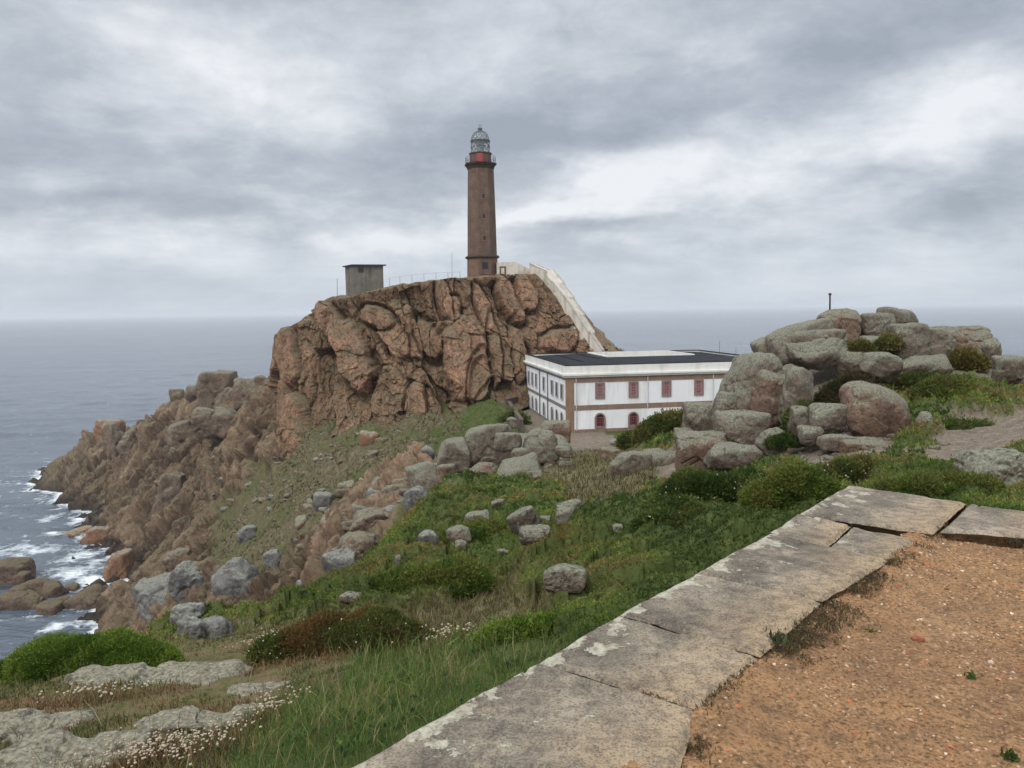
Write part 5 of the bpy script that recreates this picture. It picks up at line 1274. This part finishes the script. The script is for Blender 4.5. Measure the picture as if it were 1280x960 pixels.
# brown moss and tufts along the inner foot of the capstones
pts_ = []; 
for (a, b, sp, cnt_) in [((1180,655),(1112,700),.05,1700),((1112,700),(1030,758),.055,1900),((1030,752),(955,812),.09,3800),((952,817),(876,884),.03,2200),((876,884),(850,930),.05,900),((872,884),(742,858),.018,1300),((1190,659),(1290,682),.035,1100)]:
    A_, B_ = onz(*a, ZG + .05), onz(*b, ZG + .05); t = rg.random(cnt_)[:, None]; q = A_ * (1 - t) + B_ * t + nW * np.abs(rg.normal(size=(cnt_, 1))) * sp + dW * rg.normal(size=(cnt_, 1)) * .02
    dens = fbm(q * 5, 3, 871) > -.25; pts_.append(q[dens])
p = np.concatenate(pts_); p[:, 2] = ZG + .045 + rg.uniform(-.02, .02, len(p))
V, f, c = leaves(p, np.tile([0, 0, 1.], (len(p), 1)), rg.uniform(.008, .018, len(p)), 3, rg, pick([(.12,.08,.042),(.15,.10,.055),(.085,.062,.034),(.11,.105,.045)], len(p), rg), .4, .9, .35)
link_mesh('moss', V, f.ravel(), np.full(len(f), 4), m_leaf, None, False, {'col': c})['kind'] = 'stuff'
def tuft(px, py, w, n, label, pal=((.06,.095,.025),(.08,.11,.03)), h=.02):
    q = onz(px, py, ZG + .01); k = q[1] / F
    p = np.c_[rg.normal(size=(n, 2)) * w * k * .13, np.zeros(n)]
    V, f, c = leaves(p, np.tile([0, 0, 1.], (n, 1)), h * rg.uniform(.5, 1.2, n), 3, rg, pick(pal, n, rg), .3, .9, .4)
    o = link_mesh('grass_tuft', V, f.ravel(), np.full(len(f), 4), m_leaf, None, False, {'col': c}); o.location = q; return tag(o, label, 'plant')
tuft(1144, 709, 40, 260, 'small green tuft at the wall foot near the far capstones'); tuft(1222, 669, 44, 300, 'green tuft at the foot of the far wall arm')
tuft(972, 815, 34, 380, 'dark green tuft in the joint beside the yellowed capstone', ((.05,.065,.03),(.07,.085,.04)), .05); tuft(1087, 793, 10, 60, 'tiny green sprout among the orange gravel')
tuft(1263, 948, 26, 70, 'little green tuft in the bottom right corner'); tuft(1214, 848, 16, 30, 'faint green sprout at the right of the gravel')
def shrub(px, py, w, h, label, pal, n=9000, leaf=3.4, deep=.9, Y=None, lump=.2, name='shrub', flowers=0, k=4):
    q = hit(px, py + h * .46, zt) if Y is None else at(px, py + h * .46, Y); kk_ = q[1] / F; Wd_, H_ = w * kk_, h * kk_ * .88; dp = max(Wd_ * deep * .6, H_ * .8)
    c0 = at(px, py, q[1] + dp * .4); D_, Fc = ICO[5 if w > 60 else 4]; sd = int(px * 7 + py)
    V0 = D_ * np.array([Wd_ / 2, dp / 2, H_ * .72]); V0[:, 2] = np.where(V0[:, 2] < 0, V0[:, 2] * .6, V0[:, 2])
    ms = H_ * .5 + .15
    dome = voro(V0 / (ms * 1.1) + sd * .37, 901)[1]
    V0 = V0 + D_ * ((.55 - dome ** 2) * ms * .5 * lump * 3.2 + fbm(V0 / (ms * 1.4) + sd, 3, 903) * ms * lump * 1.7)[:, None]
    cz0 = q[2] - H_ * .18
    V0w = V0
    tri = V0w[Fc]; fn = np.cross(tri[:, 1] - tri[:, 0], tri[:, 2] - tri[:, 0]); ar = np.linalg.norm(fn, axis=1); fn /= ar[:, None] + 1e-12
    vis = ar * (tri[:, :, 2].mean(1) > -H_ * .2); rng = np.random.default_rng(sd)
    idx = rng.choice(len(Fc), n, p=vis / vis.sum()); bc = rng.dirichlet((1, 1, 1), n); pp = (tri[idx] * bc[:, :, None]).sum(1)
    cl = fbm(pp / (ms * .8) + sd, 3, 905) + rng.normal(size=n) * .18
    pal = np.array(pal); x = np.clip(cl * .75 + .5, 0, .999) * (len(pal) - 1); i = x.astype(int); cc = pal[i] + (pal[np.minimum(i + 1, len(pal) - 1)] - pal[i]) * (x - i)[:, None]
    pp = pp + fn[idx] * (np.abs(rng.normal(size=n)) * leaf * kk_ * (.4 + 1.0 * (cl > .3)))[:, None]
    VL, fL, cL = leaves(pp, fn[idx], np.full(n, leaf * kk_) * rng.uniform(.7, 1.35, n), k, rng, cc, .45, .7, .42)
    body = link_mesh(name, V0w, Fc.ravel(), np.full(len(Fc), 3), None, None, True)   # only used to merge
    me = body.data; bpy.data.objects.remove(body); bpy.data.meshes.remove(me)
    Va = np.vstack([V0w * .96, VL]); counts = np.r_[np.full(len(Fc), 3), np.full(len(fL), 4)]; fl = np.r_[Fc.ravel(), (fL + len(V0w)).ravel()]
    ca = np.vstack([np.tile(pal.mean(0), (len(V0w), 1)), cL])
    root = thing(name, (c0[0], c0[1], cz0), label, 'shrub')
    link_mesh('foliage', Va, fl, counts, m_leaf, root, False, {'col': ca})
    if flowers:
        j = rng.choice(n, flowers); fp = pp[j] + fn[idx][j] * leaf * kk_ * .8
        k_ = len(I1V); V = (I1V[None] * (kk_ * 1.1) * rng.uniform(.6, 1.2, (flowers, 1, 1)) + fp[:, None]).reshape(-1, 3)
        ff = (I1F[None] + (np.arange(flowers) * k_)[:, None, None]).reshape(-1, 3)
        link_mesh('blossom', V, ff.ravel(), np.full(len(ff), 3), m_blossom, root, False)['kind'] = 'stuff'
    return root
m_blossom = plain('white_blossom', (.5,.49,.43), .8, .1, var=.15)
BR = [(.07,.12,.016),(.1,.165,.022),(.14,.21,.03),(.165,.225,.038)]
DK = [(.04,.068,.014),(.06,.095,.02),(.085,.12,.026),(.11,.13,.032)]
MD = [(.06,.098,.018),(.09,.135,.024),(.125,.165,.03),(.15,.16,.036)]
RU = [(.06,.066,.018),(.09,.083,.024),(.125,.09,.028),(.15,.088,.03),(.105,.052,.024)]
OL = [(.075,.095,.022),(.11,.125,.03),(.14,.138,.038),(.16,.142,.048)]
shrub(108, 810, 256, 68, 'big bright green cushion shrub on the near brink at the left', BR, 40000, 2.5, .5, lump=.14)
shrub(462, 778, 215, 88, 'rusty and olive cushion shrub in the middle of the near slope', OL[:3] + RU[1:4], 26000, 2.6, .6, lump=.2, flowers=60)
shrub(372, 800, 90, 56, 'olive shrub with pale seed heads joined to the left of the rusty one', OL, 8000, 3.4, .7, flowers=160)
shrub(672, 790, 170, 56, 'fresh green shrub hugging the outside of the platform wall', BR, 14000, 3.6, .45, Y=7.0, lump=.15)
shrub(780, 752, 110, 36, 'small green shrub along the outside of the platform wall farther on', MD, 7000, 3.4, .5, Y=8.6)
shrub(905, 602, 170, 54, 'dark green shrub with white blossom at the top of the heath', DK, 14000, 3.2, .6, flowers=120)
shrub(852, 640, 130, 48, 'dark green shrub below the blossoming one', DK, 9000, 3.2, .6, flowers=50)
shrub(1000, 600, 110, 44, 'mid green shrub behind the far capstone, left of the olive one', MD, 9000, 3.2, .6)
shrub(1075, 588, 110, 34, 'olive shrub with white flecks right behind the far capstone', OL, 9000, 3.2, .6, flowers=90)
shrub(1175, 603, 140, 32, 'yellow green low shrub between the capstone and the right edge boulder', MD + [(.11,.125,.03)], 10000, 3.2, .6)
shrub(1062, 480, 84, 66, 'brown green shrub filling the hollow above the round pale boulder', [(.03,.034,.012),(.045,.045,.016),(.06,.05,.02),(.075,.058,.026)], 9000, 3., .5, Y=34.5)
shrub(1012, 510, 40, 60, 'dark shrub in the crack under the brown hollow', DK, 5000, 3., .5, Y=33)
shrub(1080, 432, 28, 14, 'small yellow green cushion below the summit boulder', [(.07,.08,.02),(.1,.1,.024),(.12,.11,.03)], 2200, 2.8, .7, Y=38)
shrub(1211, 445, 36, 18, 'mustard coloured cushion under the brown domed boulder', [(.09,.085,.022),(.13,.11,.024),(.15,.12,.03)], 2800, 2.8, .7, Y=38.5)
shrub(1178, 482, 100, 62, 'big green mound on the pile right of the great brown faced boulder', OL + MD, 12000, 3., .6, Y=34.5, lump=.12)
shrub(1245, 500, 110, 58, 'low green mound spreading to the right edge behind the footpath', OL + MD, 10000, 3., .6, Y=33.5, lump=.12)
shrub(1192, 532, 120, 44, 'dark green mound beside the pointed pale stone', DK, 11000, 3., .5, Y=30.5, lump=.12)
shrub(838, 526, 84, 50, 'green mound in front of the right half of the house', OL, 10000, 3., .6, Y=47, lump=.15)
shrub(806, 545, 60, 30, 'olive mound below the arched window of the house', OL, 5000, 3., .6, Y=50)
shrub(1150, 470, 60, 24, 'green cushion in the gap under the long grey ledge', OL, 4000, 2.8, .6, Y=37, lump=.15)
shrub(1110, 425, 34, 12, 'small olive cushion between the flat skyline slab and the tall grey boulder', OL, 1800, 2.6, .6, Y=38.2)
shrub(985, 548, 44, 12, 'dark cushion growing between the pile foot boulders', DK, 3500, 2.4, .6, Y=30.6)
shrub(908, 556, 40, 20, 'olive tuft growing behind the low pale slab at the pile foot', OL, 3000, 2.8, .6, Y=32.6)
shrub(640, 520, 26, 20, 'dark green bush by the yard wall at the crag foot', DK, 2500, 2.8, .8)
shrub(600, 665, 120, 30, 'low green cushion among the heath stones', MD, 8000, 3., .7)
shrub(540, 720, 150, 34, 'low bright green cushion on the heath slope over the gully', MD, 10000, 3., .7)
# ------------------------------------------------------------------ dried sea pinks
m_head = plain('dried_flower_head', (.42,.34,.25), .9, .1, var=.25, sc=30.)
def sea_pinks(px, py, w, h, n, label, hh=.16):
    q = hit(px, py, zt); k = q[1] / F; root = thing('sea_pink', tuple(q), label, 'flowering plant'); rng = np.random.default_rng(int(px))
    dp = h * k * 3.2
    xy = np.c_[rng.normal(size=n) * w * k * .3, rng.normal(size=n) * dp * .3]; z = lookup(zt, xy + q[:2]) - q[2]
    base = np.c_[xy, z]; hgt = hh * rng.uniform(.6, 1.15, n); tip = base + np.c_[rng.normal(size=(n, 2)) * .03 + np.array([.02, 0]), hgt]
    V, f, c = blades(base, hgt * 1.0, rng, pick([(.24,.15,.07),(.19,.12,.06),(.16,.12,.055)], n, rng), .007, .25); tipm = V.reshape(n, 6, 3)[:, 3]
    link_mesh('stems', V, f.ravel(), np.full(len(f), 4), m_grass, root, False, {'col': c})['kind'] = 'stuff'
    s = np.clip(q[1] * .0019, .008, .014) * rng.uniform(.6, 1.2, n)
    k_ = len(I1V); V = (I1V[None] * s[:, None, None] * np.array([1, 1, .75]) + tipm[:, None]).reshape(-1, 3); ff = (I1F[None] + (np.arange(n) * k_)[:, None, None]).reshape(-1, 3)
    link_mesh('flower_heads', V, ff.ravel(), np.full(len(ff), 3), m_head, root, False)['kind'] = 'stuff'
    m_ = n * 5; xy = np.c_[rng.normal(size=m_) * w * k * .32, rng.normal(size=m_) * dp * .32]; p = np.c_[xy, lookup(zt, xy + q[:2]) - q[2]]
    V, f, c = blades(p, .09 * rng.uniform(.5, 1.3, m_), rng, pick([(.17,.11,.05),(.11,.1,.04),(.2,.13,.06)], m_, rng), .007, .6)
    link_mesh('leaves', V, f.ravel(), np.full(len(f), 4), m_grass, root, False, {'col': c})['kind'] = 'stuff'
sea_pinks(205, 950, 170, 36, 420, 'large stand of dried beige sea pinks at the bottom edge')
sea_pinks(335, 900, 80, 26, 90, 'rusty dried sea pinks between the grass and the small grey outcrop')
sea_pinks(350, 806, 90, 22, 170, 'pale dried sea pinks before the olive shrub')
sea_pinks(460, 770+40, 60, 16, 60, 'sparse dried sea pinks under the rusty shrub')
sea_pinks(130, 878, 130, 16, 70, 'scattered dried sea pinks on the turf beneath the long outcrop')
sea_pinks(560, 800, 60, 14, 60, 'dried sea pinks on the dry grass left of the green wall shrub')
# ------------------------------------------------------------------ sky and light
SUN_EL, SUN_AZ = R(48), R(212)
w = bpy.data.worlds.new('World'); scn.world = w; w.use_nodes = True
M = MT.__new__(MT); M.t = w.node_tree; nt = w.node_tree
bg = nt.nodes['Background']; bg.inputs['Strength'].default_value = .1
sky = M.n('ShaderNodeTexSky', sky_type='NISHITA', sun_disc=False, sun_elevation=SUN_EL, sun_rotation=SUN_AZ)
d = M.n('ShaderNodeTexCoord').outputs['Generated']
x, y, z = M.sep(d)
zc_ = M.math('MAXIMUM', z, 0.)
den = M.math('ADD', zc_, .2)
pl = M.n('ShaderNodeCombineXYZ', {0: M.math('DIVIDE', x, den), 1: M.math('DIVIDE', y, den), 2: 0.}).outputs[0]
n1 = M.noise(M.mapping(pl, (.8, 1.0, 1), (0, 0, R(-18)), (3.3, 1.2, 0)), 1., 7, .56, .5)
n2 = M.noise(M.mapping(pl, (2.6, 3.0, 1), (0, 0, R(-20)), (7.3, 4.2, 2)), 1., 8, .62, .3)
n3 = M.noise(M.mapping(d, (8, 8, 15)), 1., 8, .62, .2)
# broad masses of this sky, laid out by compass direction and height
yy = M.math('MAXIMUM', y, .05)
U = M.math('DIVIDE', x, yy); Vv = M.math('DIVIDE', z, yy)
wn = M.n('ShaderNodeTexNoise', {'Vector': M.mapping(d, (3.2, 3.2, 6.5)), 'Scale': 1., 'Detail': 5., 'Roughness': .58}).outputs['Color']
wx, wy, _ = M.sep(wn)
U = M.math('ADD', U, M.math('MULTIPLY_ADD', wx, .30, -.15)); Vv = M.math('ADD', Vv, M.math('MULTIPLY_ADD', wy, .16, -.08))
BL = [(270,110,170,80,-5,.50),(560,292,150,22,6,.55),(760,232,130,26,22,.6),(1000,205,240,34,14,.5),(1200,150,120,60,20,.35),(1180,330,260,50,0,.35),(150,325,260,26,0,.30),(700,60,160,50,-5,.22),(60,90,60,60,0,-.1),
      (490,205,230,48,6,-.6),(860,130,260,44,14,-.50),(1100,60,200,50,14,-.35),(90,190,170,46,0,-.42),(130,262,230,16,0,-.35),(720,292,120,10,3,-.5),(1230,250,110,34,0,-.35),(900,270,90,14,6,-.2),(420,40,150,40,0,-.12),(1240,10,150,40,0,-.3),(250,350,300,16,0,-.15)]
acc = None
for (px, py, rx, ry, an, am) in BL:
    dd = ray(px, py); u0, v0 = dd[0] / dd[1], dd[2] / dd[1]; ca, sa_ = math.cos(R(an)), math.sin(R(an))
    du = M.math('SUBTRACT', U, u0); dv = M.math('SUBTRACT', Vv, v0)
    a = M.math('MULTIPLY', M.math('MULTIPLY_ADD', du, ca, M.math('MULTIPLY', dv, sa_)), F / rx)
    b = M.math('MULTIPLY', M.math('MULTIPLY_ADD', dv, ca, M.math('MULTIPLY', du, -sa_)), F / ry)
    e = M.math('EXPONENT', M.math('MULTIPLY', M.math('MULTIPLY_ADD', a, a, M.math('MULTIPLY', b, b)), -1.))
    acc = M.math('MULTIPLY', e, am) if acc is None else M.math('MULTIPLY_ADD', e, am, acc)
front = M.math('MULTIPLY', M.math('GREATER_THAN', y, .0), 1.)
acc = M.math('MULTIPLY', acc, front)
t = M.math('MULTIPLY_ADD', n1, .5, M.math('MULTIPLY_ADD', n2, .42, M.math('MULTIPLY', n3, .5)))     # mean about .61
t = M.math('ADD', M.math('SUBTRACT', t, .71 - .5), M.math('MULTIPLY', acc, .36))
cl = M.ramp(t, (.25, (.27,.30,.345)), (.42, (.36,.393,.44)), (.55, (.48,.507,.548)), (.72, (.66,.675,.70)))
hz = M.ramp(z, (.0, 1.), (.035, .75), (.11, 0.))
cl = M.mix(M.math('MULTIPLY', hz, .8), cl, (.44,.49,.56))
zen = M.n('ShaderNodeMapRange', {0: z, 1: .38, 2: 1., 3: 1., 4: 2.9}).outputs[0]
cl10 = M.n('ShaderNodeVectorMath', {0: cl, 3: M.math('MULTIPLY', zen, 10.)}, operation='SCALE').outputs[0]
fin = M.mix(.94, sky.outputs[0], cl10)
nt.links.new(fin, bg.inputs['Color'])
sd = bpy.data.lights.new('sun', 'SUN'); sd.energy = 1.5; sd.angle = R(25); sd.color = (1, .965, .92)
so = bpy.data.objects.new('sun', sd); COL.objects.link(so); so.rotation_euler = (R(90) - SUN_EL, 0, -(SUN_AZ - math.pi)); so.location = (-30, -50, 120)
# ------------------------------------------------------------------ sea air
HAZE = True
if HAZE:
    hm = bpy.data.materials.new('haze'); hm.use_nodes = True; t_ = hm.node_tree
    t_.nodes.remove(t_.nodes['Principled BSDF'])
    pv = t_.nodes.new('ShaderNodeVolumePrincipled'); pv.inputs['Color'].default_value = (.96,.98,1,1); pv.inputs['Density'].default_value = .00012
    pv.inputs['Anisotropy'].default_value = .2
    t_.links.new(pv.outputs[0], t_.nodes['Material Output'].inputs['Volume'])
    hb = MB().box((-43000, -43000, -72), (43000, 43000, 92)).build('haze', hm); hb['kind'] = 'stuff'
# ------------------------------------------------------------------ render settings
scn.view_settings.view_transform = 'Standard'; scn.view_settings.look = 'None'; scn.view_settings.gamma = 1; scn.view_settings.exposure = .42; scn.view_settings.use_curve_mapping = False
scn.render.engine = 'CYCLES'
c_ = scn.cycles; c_.use_denoising = True; c_.max_bounces = 5; c_.diffuse_bounces = 3; c_.glossy_bounces = 2; c_.transmission_bounces = 3; c_.transparent_max_bounces = 8; c_.volume_bounces = 1
c_.use_adaptive_sampling = True; c_.adaptive_threshold = .015
